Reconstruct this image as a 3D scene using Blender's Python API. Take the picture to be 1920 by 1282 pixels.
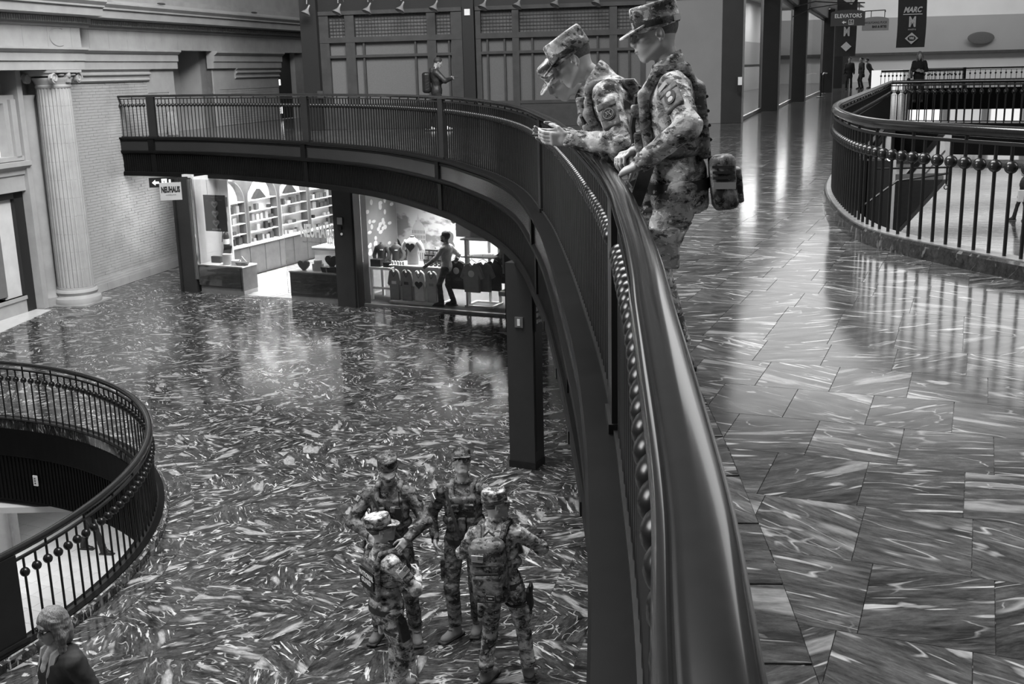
import bpy, bmesh, math, random
import numpy as np
from mathutils import Vector, Matrix
from math import pi, sin, cos, radians
random.seed(7)
SC = bpy.context.scene
COL = SC.collection
for o in list(bpy.data.objects):
    bpy.data.objects.remove(o)

# ---------------------------------------------------------------- camera
PITCH, ROLL, EYE = radians(13.65), radians(-1.43), 1.48
LOW, BASE = -3.82, -7.64            # lower concourse, basement
camd = bpy.data.cameras.new('camera')
camd.sensor_width = 36.0
camd.lens = 2100 / 1920 * 36.0
camd.clip_start, camd.clip_end = 0.05, 400
cam = bpy.data.objects.new('camera', camd)
COL.objects.link(cam)
cp, sp, cr, sr = cos(PITCH), sin(PITCH), cos(ROLL), sin(ROLL)
rgt = Vector((cr, sp * sr, cp * sr)); upv = Vector((-sr, sp * cr, cp * cr)); fwd = Vector((0, cp, -sp))
cam.matrix_world = Matrix(((rgt.x, upv.x, -fwd.x, 0), (rgt.y, upv.y, -fwd.y, 0), (rgt.z, upv.z, -fwd.z, EYE), (0, 0, 0, 1)))
SC.camera = cam

# ---------------------------------------------------------------- light
w = bpy.data.worlds.new('hall_light'); SC.world = w; w.use_nodes = True
w.node_tree.nodes['Background'].inputs[0].default_value = (1, 1, 1, 1)
w.node_tree.nodes['Background'].inputs[1].default_value = 0.12

def area(name, loc, target, sx, sy, power, spread=180):   # lamps and skylights of the place, plus added fill lights
    l = bpy.data.lights.new(name, 'AREA'); l.shape = 'RECTANGLE'; l.size = sx; l.size_y = sy; l.energy = power
    l.spread = radians(spread)
    o = bpy.data.objects.new(name, l); COL.objects.link(o); o.location = loc
    o.rotation_euler = (Vector(target) - Vector(loc)).to_track_quat('-Z', 'Y').to_euler()
    return o
area('skylight_over_atrium', (-2.5, 13, 13), (-4.5, 15, -4), 9, 16, 6300)
area('skylight_over_right_hall', (28, 71, 15), (26.5, 65, 0), 26, 22, 2300)
area('end_wall_fill_light', (27, 68, 12.5), (30, 82, 3), 24, 3, 1750)  # unseen fill, added to brighten the far end wall
area('rail_fill_right', (13, 6, 7), (0.6, 5, 0.9), 3, 7, 420)  # added light, no window behind it; meant for the handrail highlight
area('stone_wall_fill', (0, 20, 11), (-11, 31, -.5), 5, 4, 420, 70)  # added off-view fill that brightens the left stone wall
area('upper_soldier_fill', (-11, 5, 5.5), (0.5, 5.8, 1.4), 5, 5, 230, 70)  # added fill from the left, lifts the faces at the upper rail
SC.view_settings.view_transform = 'Standard'
SC.view_settings.look = 'None'
SC.view_settings.gamma = 1
SC.view_settings.use_curve_mapping = False
SC.view_settings.exposure = 0.0

# ---------------------------------------------------------------- mesh helpers
class MB:
    """collects shapes; build() links them as ONE mesh object"""
    def __init__(s): s.v = []; s.f = []; s.M = None
    def add(s, vs, fs):
        n = len(s.v)
        if s.M is not None: vs = [tuple(s.M @ Vector(p)) for p in vs]
        s.v += [tuple(p) for p in vs]; s.f += [tuple(i + n for i in f) for f in fs]; return s
    def box(s, c, d, rz=0, ch=0):
        x, y, z = d[0] / 2, d[1] / 2, d[2] / 2
        ca, sa = cos(rz), sin(rz)
        if ch:
            P = [(-x, -y, -z), (x, -y, -z), (x, y, -z), (-x, y, -z), (-x, -y, z - ch), (x, -y, z - ch), (x, y, z - ch), (-x, y, z - ch),
                 (-x + ch, -y + ch, z), (x - ch, -y + ch, z), (x - ch, y - ch, z), (-x + ch, y - ch, z)]
            F = [(3, 2, 1, 0), (0, 1, 5, 4), (1, 2, 6, 5), (2, 3, 7, 6), (3, 0, 4, 7), (4, 5, 9, 8), (5, 6, 10, 9), (6, 7, 11, 10), (7, 4, 8, 11), (8, 9, 10, 11)]
        else:
            P = [(-x, -y, -z), (x, -y, -z), (x, y, -z), (-x, y, -z), (-x, -y, z), (x, -y, z), (x, y, z), (-x, y, z)]
            F = [(3, 2, 1, 0), (4, 5, 6, 7), (0, 1, 5, 4), (1, 2, 6, 5), (2, 3, 7, 6), (3, 0, 4, 7)]
        return s.add([(c[0] + p[0] * ca - p[1] * sa, c[1] + p[0] * sa + p[1] * ca, c[2] + p[2]) for p in P], F)
    def span(s, a, b):      # box between two corners
        return s.box([(a[i] + b[i]) / 2 for i in range(3)], [abs(b[i] - a[i]) for i in range(3)])
    def tube(s, pts, r, n=8, cap=True):
        pts = [Vector(p) for p in pts]; rs = r if isinstance(r, (list, tuple)) else [r] * len(pts)
        vs, fs = [], []; N = None
        for i, p in enumerate(pts):
            t = (pts[min(i + 1, len(pts) - 1)] - pts[max(i - 1, 0)]).normalized()
            if N is None: N = t.orthogonal().normalized()
            N = (N - t * N.dot(t)).normalized(); B = t.cross(N)
            for k in range(n):
                a = 2 * pi * k / n; vs.append(p + (N * cos(a) + B * sin(a)) * rs[i])
        for i in range(len(pts) - 1):
            for k in range(n):
                fs.append((i * n + k, i * n + (k + 1) % n, (i + 1) * n + (k + 1) % n, (i + 1) * n + k))
        if cap:
            fs.append(tuple(range(n))[::-1]); fs.append(tuple(range((len(pts) - 1) * n, len(pts) * n)))
        return s.add(vs, fs)
    def ball(s, c, r, nu=12, nv=8):
        r = r if isinstance(r, (list, tuple)) else (r, r, r); vs = [(c[0], c[1], c[2] + r[2])]; fs = []
        for i in range(1, nv):
            for k in range(nu):
                a, b = pi * i / nv, 2 * pi * k / nu
                vs.append((c[0] + r[0] * sin(a) * cos(b), c[1] + r[1] * sin(a) * sin(b), c[2] + r[2] * cos(a)))
        vs.append((c[0], c[1], c[2] - r[2])); e = len(vs) - 1
        for k in range(nu): fs.append((0, 1 + k, 1 + (k + 1) % nu))
        for i in range(nv - 2):
            for k in range(nu):
                a = 1 + i * nu; fs.append((a + k, a + nu + k, a + nu + (k + 1) % nu, a + (k + 1) % nu))
        a = 1 + (nv - 2) * nu
        for k in range(nu): fs.append((a + k, e, a + (k + 1) % nu))
        return s.add(vs, fs)
    def lathe(s, prof, n=24, c=(0, 0, 0), rfun=None):
        vs, fs = [], []
        for r, z in prof:
            for k in range(n):
                a = 2 * pi * k / n; q = r * (rfun(a) if rfun else 1); vs.append((c[0] + q * cos(a), c[1] + q * sin(a), c[2] + z))
        for i in range(len(prof) - 1):
            for k in range(n): fs.append((i * n + k, i * n + (k + 1) % n, (i + 1) * n + (k + 1) % n, (i + 1) * n + k))
        fs.append(tuple(range(n))[::-1]); fs.append(tuple(range((len(prof) - 1) * n, len(prof) * n)))
        return s.add(vs, fs)
    def prism(s, pts, z0, z1, ax='z'):
        """outline (a,b) pushed from z0 to z1 along an axis"""
        n = len(pts)
        mk = {'z': lambda a, b, z: (a, b, z), 'y': lambda a, b, z: (a, z, b), 'x': lambda a, b, z: (z, a, b)}[ax]
        vs = [mk(a, b, z0) for a, b in pts] + [mk(a, b, z1) for a, b in pts]
        fs = [tuple(range(n))[::-1], tuple(range(n, 2 * n))] + [(i, (i + 1) % n, n + (i + 1) % n, n + i) for i in range(n)]
        return s.add(vs, fs)
    def sweep(s, prof, path, zfun=None):
        """closed profile (lateral to the right, height) along a plan path of (x,y) or (x,y,z)"""
        vs, fs = [], []; m = len(prof)
        for i, p in enumerate(path):
            a, b = path[max(i - 1, 0)], path[min(i + 1, len(path) - 1)]
            t = Vector((b[0] - a[0], b[1] - a[1])).normalized(); r = Vector((t.y, -t.x)); z = p[2] if len(p) > 2 else 0
            for l, h in prof: vs.append((p[0] + r.x * l, p[1] + r.y * l, z + h))
        for i in range(len(path) - 1):
            for k in range(m): fs.append((i * m + k, i * m + (k + 1) % m, (i + 1) * m + (k + 1) % m, (i + 1) * m + k))
        fs.append(tuple(range(m))[::-1]); fs.append(tuple(range((len(path) - 1) * m, len(path) * m)))
        return s.add(vs, fs)
    def mesh(s, name, smooth=False):
        me = bpy.data.meshes.new(name); me.from_pydata(s.v, [], s.f); me.validate(); me.update()
        bm = bmesh.new(); bm.from_mesh(me); bmesh.ops.recalc_face_normals(bm, faces=bm.faces); bm.to_mesh(me); bm.free()
        if smooth: smooth_by_angle(me, smooth if smooth is not True else 40)
        return me
    def build(s, name, mat, parent=None, smooth=False):
        return obj(name, s.mesh(name, smooth), mat, parent)

def smooth_by_angle(me, deg):
    me.polygons.foreach_set('use_smooth', [True] * len(me.polygons))
    bm = bmesh.new(); bm.from_mesh(me); lim = radians(deg)
    for e in bm.edges:
        if len(e.link_faces) == 2 and e.calc_face_angle(0) > lim: e.smooth = False
    bm.to_mesh(me); bm.free()

def obj(name, me, mat=None, parent=None):
    o = bpy.data.objects.new(name, me); COL.objects.link(o)
    if mat is not None and me is not None and not me.materials: me.materials.append(mat)
    if parent is not None: o.parent = parent
    return o
def tag(o, label, cat, group=None):
    o['label'] = label; o['category'] = cat
    if group: o['group'] = group
    return o
def thing(name, label, cat, loc=(0, 0, 0), rz=0, group=None):
    o = bpy.data.objects.new(name, None); COL.objects.link(o); o.location = loc; o.rotation_euler = (0, 0, rz)
    o.empty_display_size = 0.1
    return tag(o, label, cat, group)
def struct(o): o['kind'] = 'structure'; return o
def stuff(o): o['kind'] = 'stuff'; return o
def frame(name, O, d, z=0):      # structure empty whose +x runs along d
    o = bpy.data.objects.new(name, None); COL.objects.link(o); o.location = (O[0], O[1], z)
    o.rotation_euler = (0, 0, math.atan2(d[1], d[0])); o['kind'] = 'structure'; return o
def dup(src, loc=None, rz=None, label=None, parent=None):
    c = src.copy(); COL.objects.link(c)
    if parent is not None: c.parent = parent
    if loc is not None: c.location = loc
    if rz is not None: c.rotation_euler = (0, 0, rz)
    if label: c['label'] = label
    for ch in src.children: dup(ch, parent=c)
    return c
def text(name, s, size, mat, parent, M, ext=0.004, align='CENTER', sx=1.0, bold=0.0):
    cu = bpy.data.curves.new(name, 'FONT'); cu.body = s; cu.size = size; cu.extrude = ext; cu.align_x = align; cu.align_y = 'CENTER'
    cu.offset = bold; cu.resolution_u = 2
    o = bpy.data.objects.new(name, cu); COL.objects.link(o)
    dg = bpy.context.evaluated_depsgraph_get(); me = bpy.data.meshes.new_from_object(o.evaluated_get(dg))
    bpy.data.objects.remove(o); me.transform(Matrix.Scale(sx, 4, (1, 0, 0))); me.transform(M)
    me.materials.clear()
    return obj(name, me, mat, parent)
def plane_M(origin, right, up):   # text/graphics plane: x along right, y along up
    r = Vector(right).normalized(); u = Vector(up).normalized(); n = r.cross(u)
    return Matrix(((r.x, u.x, n.x, origin[0]), (r.y, u.y, n.y, origin[1]), (r.z, u.z, n.z, origin[2]), (0, 0, 0, 1)))
def spline(pts, step):
    """Catmull-Rom through points, resampled at an even step"""
    P = [Vector(p) for p in pts]; P = [P[0] * 2 - P[1]] + P + [P[-1] * 2 - P[-2]]; out = []
    for i in range(1, len(P) - 2):
        a, b, c, d = P[i - 1:i + 3]
        for k in range(24):
            t = k / 24
            out.append(0.5 * ((2 * b) + (c - a) * t + (2 * a - 5 * b + 4 * c - d) * t * t + (3 * b - a - 3 * c + d) * t ** 3))
    out.append(P[-2]); res = [out[0].copy()]; acc = 0
    for i in range(1, len(out)):
        seg = (out[i] - out[i - 1]).length; pos = 0
        while seg > 0 and acc + (seg - pos) >= step:
            pos += step - acc; acc = 0; res.append(out[i - 1].lerp(out[i], pos / seg))
        acc += seg - pos
    if (res[-1] - out[-1]).length > step * .4: res.append(out[-1])
    return res
def offset(path, d):             # to the right of travel
    out = []
    for i, p in enumerate(path):
        a, b = path[max(i - 1, 0)], path[min(i + 1, len(path) - 1)]; t = Vector((b[0] - a[0], b[1] - a[1])).normalized()
        q = Vector(p); q.x += t.y * d; q.y -= t.x * d; out.append(q)
    return out
def fill(name, outlines, z, thick, mat):
    """flat slab with holes; top at z"""
    cu = bpy.data.curves.new(name, 'CURVE'); cu.dimensions = '2D'; cu.fill_mode = 'BOTH'; cu.extrude = thick / 2
    for ol in outlines:
        sp_ = cu.splines.new('POLY'); sp_.points.add(len(ol) - 1); sp_.use_cyclic_u = True
        for q, p in zip(sp_.points, ol): q.co = (p[0], p[1], 0, 1)
    o = bpy.data.objects.new(name, cu); COL.objects.link(o)
    me = bpy.data.meshes.new_from_object(o.evaluated_get(bpy.context.evaluated_depsgraph_get())); bpy.data.objects.remove(o)
    me.transform(Matrix.Translation((0, 0, z - thick / 2))); me.materials.clear()
    return obj(name, me, mat)

# ---------------------------------------------------------------- materials
def _mat(name):
    m = bpy.data.materials.new(name); m.use_nodes = True; nt = m.node_tree
    return m, nt, nt.nodes['Principled BSDF']
class NT:
    def __init__(s, nt): s.nt = nt
    def n(s, typ, **kw):
        nd = s.nt.nodes.new(typ)
        for k, v in kw.items(): setattr(nd, k, v)
        return nd
    def l(s, a, b): s.nt.links.new(a, b)
    def val(s, sock, v): sock.default_value = v
    def math(s, op, a, b=None, c=None, clamp=False):
        nd = s.n('ShaderNodeMath', operation=op, use_clamp=clamp)
        for i, x in enumerate((a, b, c)):
            if x is None: continue
            if hasattr(x, 'is_output'): s.l(x, nd.inputs[i])
            else: nd.inputs[i].default_value = x
        return nd.outputs[0]
    def noise(s, vec, scale, detail=3, rough=.5, dist=0.0):
        nd = s.n('ShaderNodeTexNoise'); nd.inputs['Scale'].default_value = scale; nd.inputs['Detail'].default_value = detail
        nd.inputs['Roughness'].default_value = rough; nd.inputs['Distortion'].default_value = dist
        if vec is not None: s.l(vec, nd.inputs['Vector'])
        return nd.outputs[0]
    def ramp(s, fac, stops, interp='LINEAR'):
        nd = s.n('ShaderNodeValToRGB'); cr_ = nd.color_ramp; cr_.interpolation = interp
        while len(cr_.elements) < len(stops): cr_.elements.new(0.5)
        for e, (p, c) in zip(cr_.elements, stops): e.position = p; e.color = (c, c, c, 1)
        s.l(fac, nd.inputs[0]); return nd.outputs[0]
    def mapping(s, vec, scale=(1, 1, 1), rot=(0, 0, 0)):
        nd = s.n('ShaderNodeMapping'); s.l(vec, nd.inputs['Vector']); nd.inputs['Scale'].default_value = scale; nd.inputs['Rotation'].default_value = rot
        return nd.outputs[0]
def plain(name, g, rough=.6, metal=0.0, var=0.0, scale=8, bump=0.0, coat=0, spec=.5):
    """grey surface with a little procedural variation in tone and relief"""
    m, nt, b = _mat(name); N = NT(nt); g3 = g if isinstance(g, tuple) else (g, g, g)
    b.inputs['Roughness'].default_value = rough; b.inputs['Metallic'].default_value = metal
    b.inputs['Specular IOR Level'].default_value = spec; b.inputs['Coat Weight'].default_value = coat; b.inputs['Coat Roughness'].default_value = .08
    tc = N.n('ShaderNodeTexCoord').outputs['Object']
    f = N.noise(tc, scale, 4, .6)
    v = max(var, .06); a = max(g3[0] * (1 - v), 0); c = g3[0] * (1 + v)
    N.l(N.ramp(f, [(.3, a), (.7, c)]), b.inputs['Base Color'])
    if bump:
        bp = N.n('ShaderNodeBump'); bp.inputs['Strength'].default_value = bump; bp.inputs['Distance'].default_value = .01
        N.l(f, bp.inputs['Height']); N.l(bp.outputs[0], b.inputs['Normal'])
    return m
def emit(name, g, strength):
    m, nt, b = _mat(name); b.inputs['Base Color'].default_value = (g, g, g, 1)
    b.inputs['Emission Color'].default_value = (g, g, g, 1); b.inputs['Emission Strength'].default_value = strength
    return m
def glass(name, tint=.9, refl=.06):
    """thin architectural pane: mostly clear with a mirror share"""
    m, nt, b = _mat(name); N = NT(nt); out = nt.nodes['Material Output']
    tr = N.n('ShaderNodeBsdfTransparent'); tr.inputs[0].default_value = (tint, tint, tint, 1)
    gl = N.n('ShaderNodeBsdfGlossy'); gl.inputs['Roughness'].default_value = .02
    fr = N.n('ShaderNodeFresnel'); fr.inputs[0].default_value = 1.45
    mx = N.n('ShaderNodeMixShader'); N.l(fr.outputs[0], mx.inputs[0]); N.l(tr.outputs[0], mx.inputs[1]); N.l(gl.outputs[0], mx.inputs[2]); N.l(mx.outputs[0], out.inputs[0])
    nt.nodes.remove(b); return m
def marble(name, dark, mid, light, amount=.5, rough=.12, scale=1.0, stretch=3.0, dens=0.0, fine=1.0, turn=1.5):
    """polished dark marble: every slab its own cut (per object and per island)"""
    m, nt, b = _mat(name); N = NT(nt)
    tc = N.n('ShaderNodeTexCoord').outputs['Object']; oi = N.n('ShaderNodeObjectInfo').outputs['Random']; gi = N.n('ShaderNodeNewGeometry').outputs['Random Per Island']
    geo = N.n('ShaderNodeNewGeometry').outputs['Position']
    rnd = N.math('FRACT', N.math('ADD', oi, N.math('MULTIPLY', gi, 7.31)))
    cmb = N.n('ShaderNodeCombineXYZ'); N.l(N.math('MULTIPLY', rnd, 91.0), cmb.inputs[0]); N.l(N.math('MULTIPLY', rnd, 57.0), cmb.inputs[1]); N.l(N.math('MULTIPLY', rnd, 33.0), cmb.inputs[2])
    rot = N.n('ShaderNodeVectorRotate', rotation_type='Z_AXIS'); N.l(geo, rot.inputs['Vector'])
    ang = N.math('ADD', N.math('MULTIPLY', N.math('SUBTRACT', rnd, .5), turn), .25)
    N.l(ang, rot.inputs['Angle'])
    st = N.mapping(rot.outputs[0], (1 * scale, stretch * scale, 1 * scale))
    ad = N.n('ShaderNodeVectorMath', operation='ADD'); N.l(st, ad.inputs[0]); N.l(cmb.outputs[0], ad.inputs[1]); vec = ad.outputs[0]
    nz = N.n('ShaderNodeTexNoise'); nz.inputs['Scale'].default_value = 1.3; nz.inputs['Detail'].default_value = 4; N.l(vec, nz.inputs['Vector'])
    wv = N.n('ShaderNodeVectorMath', operation='MULTIPLY_ADD'); N.l(nz.outputs['Color'], wv.inputs[0]); wv.inputs[1].default_value = (.32, .32, .32); N.l(vec, wv.inputs[2]); wvec = wv.outputs[0]
    def ridge(v, sc, width, det=2):
        d = N.math('ABSOLUTE', N.math('SUBTRACT', N.noise(v, sc, det, .5), .5))
        return N.math('SUBTRACT', 1.0, N.math('DIVIDE', d, width), clamp=True)
    def msk(sc, lo, hi, off): return N.ramp(N.noise(N.mapping(vec, (1, .5, 1), (0, 0, off)), sc, 2, .5), [(lo, 0.0), (hi, 1.0)])
    a_ = 1 - amount
    def blade(scl, rot_, sc, lo, wd=.035): return N.ramp(N.noise(N.mapping(wvec, scl, (0, 0, rot_)), sc * fine, 2.5, .5), [(lo + .05 * a_ + dens, 0.0), (lo + .05 * a_ + dens + wd, 1.0)])
    v1 = blade((.55, 1.5, 1), 0, 2.6, .625); v2 = blade((.7, 1.3, 1), .55, 2.9, .635); v3 = blade((.9, .35, 1), -1.0, 4.2, .645); v4 = blade((.6, 1.9, 1), -.35, 4.5, .65)
    v5 = N.math('MULTIPLY', ridge(wvec, 1.7, .014, 1), msk(2.2, .46 + .12 * a_, .60 + .1 * a_, 0)); v6 = N.math('MULTIPLY', ridge(N.mapping(wvec, (1.1, .45, 1), (0, 0, -1.1)), 3.0, .014, 1), msk(2.4, .50 + .12 * a_, .62 + .1 * a_, 2))
    grain = N.ramp(N.noise(vec, 9, 4, .7), [(.32, .45), (.62, 1.0)])
    wedge = N.ramp(N.noise(wvec, 1.5, 2, .45), [(.60 + .05 * a_, 0.0), (.66 + .05 * a_, 1.0)])
    vein = N.math('MULTIPLY', N.math('MAXIMUM', N.math('MAXIMUM', v1, N.math('MULTIPLY', v2, .85)), N.math('MAXIMUM', N.math('MULTIPLY', N.math('MAXIMUM', v3, v4), .7), N.math('MULTIPLY', wedge, .5))), grain)
    vein = N.math('MAXIMUM', vein, N.math('MULTIPLY', N.math('MAXIMUM', v5, v6), .75))
    base = N.math('ADD', N.math('MULTIPLY', N.ramp(N.noise(wvec, 2.6, 6, .72), [(.35, 0.0), (.72, 1.0)]), mid - dark), N.math('ADD', dark * .5, N.math('MULTIPLY', rnd, dark * 1.2)))
    base = N.math('MULTIPLY', base, N.ramp(N.noise(vec, 11, 5, .75), [(.30, .45), (.70, 1.7)]))
    col = N.math('ADD', base, N.math('MULTIPLY', vein, light))
    cc = N.n('ShaderNodeCombineColor'); [N.l(col, cc.inputs[i]) for i in range(3)]; N.l(cc.outputs[0], b.inputs['Base Color'])
    b.inputs['Roughness'].default_value = rough; b.inputs['Specular IOR Level'].default_value = .5
    bp = N.n('ShaderNodeBump'); bp.inputs['Strength'].default_value = .12; bp.inputs['Distance'].default_value = .012
    N.l(N.noise(geo, 3.0, 1, .5), bp.inputs['Height']); N.l(bp.outputs[0], b.inputs['Normal'])
    return m
def camo(name, tones, scale=9.0, rough=.85):
    """printed woodland pattern in grey tones on cloth"""
    m, nt, b = _mat(name); N = NT(nt); tc = N.n('ShaderNodeTexCoord').outputs['Object']
    oi = N.n('ShaderNodeObjectInfo').outputs['Random']; cmb = N.n('ShaderNodeCombineXYZ'); N.l(N.math('MULTIPLY', oi, 40.), cmb.inputs[0])
    ad = N.n('ShaderNodeVectorMath', operation='ADD'); N.l(tc, ad.inputs[0]); N.l(cmb.outputs[0], ad.inputs[1])
    vec = N.mapping(ad.outputs[0], (1.0, 1.0, 1.5))
    a = N.noise(vec, scale, 4, .62, .4); c = N.noise(N.mapping(ad.outputs[0], (1.3, .9, 1.9), (.4, .2, 0)), scale * 1.7, 4, .65, .3); d = N.noise(vec, scale * 3.1, 3, .6)
    base = N.ramp(a, [(0, tones[0]), (.43, tones[1]), (.50, tones[2]), (.57, tones[3])], 'CONSTANT')
    dk = N.ramp(c, [(0, 0.0), (.60, 1.0)], 'CONSTANT'); lt = N.ramp(d, [(0, 0.0), (.64, 1.0)], 'CONSTANT')
    x = N.math('MULTIPLY', base, N.math('SUBTRACT', 1.0, N.math('MULTIPLY', dk, .78)))
    x = N.math('ADD', x, N.math('MULTIPLY', lt, tones[3] * .7))
    cc = N.n('ShaderNodeCombineColor'); [N.l(x, cc.inputs[i]) for i in range(3)]; N.l(cc.outputs[0], b.inputs['Base Color'])
    b.inputs['Roughness'].default_value = rough; b.inputs['Specular IOR Level'].default_value = .2
    bp = N.n('ShaderNodeBump'); bp.inputs['Strength'].default_value = .35; bp.inputs['Distance'].default_value = .012
    N.l(N.noise(tc, 26, 3, .6), bp.inputs['Height']); N.l(bp.outputs[0], b.inputs['Normal'])
    return m
M = {}
M['bronze'] = plain('dark_painted_metal', .012, .33, 0, .2, 6)
M['rail'] = plain('polished_dark_wood', .008, .17, 0, .25, 30, coat=.4)
M['panel'] = plain('dark_lacquered_panel', .012, .26, 0, .15, 3, spec=.5)
M['ball'] = plain('dark_ball_paint', .014, .25, 0, .1, 5)
M['fascia'] = plain('dark_fascia_paint', .007, .40, 0, .15, 3, spec=.06)
M['marble_up'] = marble('dark_veined_marble_upper', .016, .095, .40, .55, .12, 1.15, 4.2, .012, 1.1)
M['marble_low'] = marble('dark_veined_marble_lower', .008, .085, .64, .9, .10, 1.25, 2.9, .022, 1.5, 2.6)
M['marble_curb'] = marble('dark_marble_curb', .012, .04, .12, .3, .15, 2, 1.5)
M['grout'] = plain('floor_joint', .02, .5)
M['lime'] = plain('limestone', .34, .8, 0, .10, 2.2, .15)
M['lime2'] = plain('limestone_worn', .29, .85, 0, .16, 1.5, .2)
M['brick'] = plain('glazed_pale_brick', .37, .45, 0, .18, 1.2, .1)
M['mortar'] = plain('mortar', .20, .9)
M['white'] = plain('white_paint', .75, .5)
M['offwhite'] = plain('offwhite_plaster', .55, .8, 0, .06, 2)
M['black'] = plain('black_paint', .012, .4)
M['glass'] = glass('window_glass')
M['steel'] = plain('dull_steel', .35, .35, .8, .1)
M['lit'] = emit('lit_sign_white', .9, 1.2)
M['textwhite'] = plain('white_lettering', .8, .5)
M['textgrey'] = plain('grey_lettering', .25, .6)
# ================================================================ floors, edges, rails
RAILP = [(-.12, -2.0), (.02, -.3), (.147, .77), (.2, 1.2), (.252, 1.8), (.289, 2.24), (.322, 2.6), (.36, 3.1), (.40, 3.77), (.435, 4.4), (.468, 5.5), (.475, 6.75), (.472, 8.2), (.455, 9.5),
         (.43, 10.6), (.36, 12.0), (.21, 14.1), (-.1, 16.1), (-.55, 17.9), (-1.12, 19.75), (-2.55, 23.0), (-4.55, 25.75), (-7.2, 28.4), (-9.2, 29.65), (-10.16, 30.1)]
MAIN = spline(RAILP, .064)
RINGR = [(9.04, 26.9), (6.67, 20.7), (4.47, 15.0), (3.85, 13.3), (3.45, 11.9), (3.15, 10.4), (3.05, 9.44), (3.12, 8.85), (3.28, 8.3), (3.55, 7.55), (4.2, 6.0), (5.6, 4.2), (8, 3.0), (11, 2.6)]
RING = spline(RINGR, .075)
LC, LR = (-9.95, 11.85), 5.6
LRING = [Vector((LC[0] + LR * cos(radians(a)), LC[1] + LR * sin(radians(a)))) for a in np.arange(-62, 100, 1.6)]
W0, WU, WN = Vector((-10.58, 28.43)), Vector((.2367, .9716)), Vector((.9716, -.2367))
SA, SD = Vector((-7.94, 28.09)), Vector((.903, -.431)); SNRM = Vector((-.431, -.903))     # lower shopfront line, its front normal
UA, UD = Vector((-5.07, 31.5)), Vector((.986, -.168))                                     # upper panelled front
E2 = Vector((.385, .923)); E1 = Vector((.923, -.385))
def wpt(u, v=0.0): return W0 + WU * u + WN * v

edge = offset(MAIN, -.14)
op1 = [tuple(p) for p in RING] + [(22, 10), (20, 22)]
op2 = [(9.9, 28.2), (20.6, 58.5), (38, 52), (38, 18)]
edge = offset(MAIN, -.02)
up_out = [tuple(p)[:2] for p in edge] + [tuple(wpt(1.6, -.02)), tuple(wpt(16, -.02)), (0, 100), (60, 100), (60, -4), (1, -4)]
floor_up = struct(fill('floor', [up_out, op1, op2], -.005, .06, M['marble_up']))
ceil_low = struct(fill('ceiling', [[tuple(p)[:2] for p in offset(MAIN, .05)] + [tuple(wpt(1.75, -.3)), tuple(wpt(16, -.3)), (0, 100), (60, 100), (60, -4), (1, -4)], op1, op2], -.93, .06, M['offwhite']))
lring_hole = [tuple(p) for p in LRING] + [(-15.2, 16.2), (-15.2, 7.4)]
floor_low = struct(fill('floor', [[(-22, -6), (60, -6), (60, 110), (-22, 110)], lring_hole], LOW - .006, .35, M['marble_low']))
basement = struct(MB().box((-8, 14, BASE - .05), (30, 40, .1)).build('floor', plain('basement_floor_joint', .30, .6)))

def proj(p):
    d = Vector(p) - Vector((0, 0, EYE)); z = d.dot(fwd)
    return (960 + 2100 * d.dot(rgt) / z, 641 - 2100 * d.dot(upv) / z, z)
def poly_px(pts):
    q = [proj(p) for p in pts]
    if min(a[2] for a in q) < .25: return 0, False
    A = abs(sum(q[i][0] * q[(i + 1) % len(q)][1] - q[(i + 1) % len(q)][0] * q[i][1] for i in range(len(q)))) / 2
    return A, any(-40 < a[0] < 1960 and -40 < a[1] < 1320 for a in q)
def clip(poly, c, n):            # keep the side where (p-c).n >= 0
    out = []
    for i in range(len(poly)):
        a, b = poly[i], poly[(i + 1) % len(poly)]; da, db = (a - c).dot(n), (b - c).dot(n)
        if da >= 0: out.append(a)
        if da * db < 0: out.append(a.lerp(b, da / (da - db)))
    return out
def slab(mb, poly, z, h, ch=.0012):
    n = len(poly); c = sum(poly, Vector((0, 0))) / n
    vs = [(p.x, p.y, z - h) for p in poly] + [(p.x, p.y, z - ch) for p in poly] + [tuple(p + (c - p).normalized() * ch * 1.4) + (z,) for p in poly]
    fs = [tuple(range(2 * n, 3 * n))]
    for i in range(n):
        j = (i + 1) % n; fs += [(i, j, n + j, n + i), (n + i, n + j, 2 * n + j, 2 * n + i)]
    mb.add(vs, fs)
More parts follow.
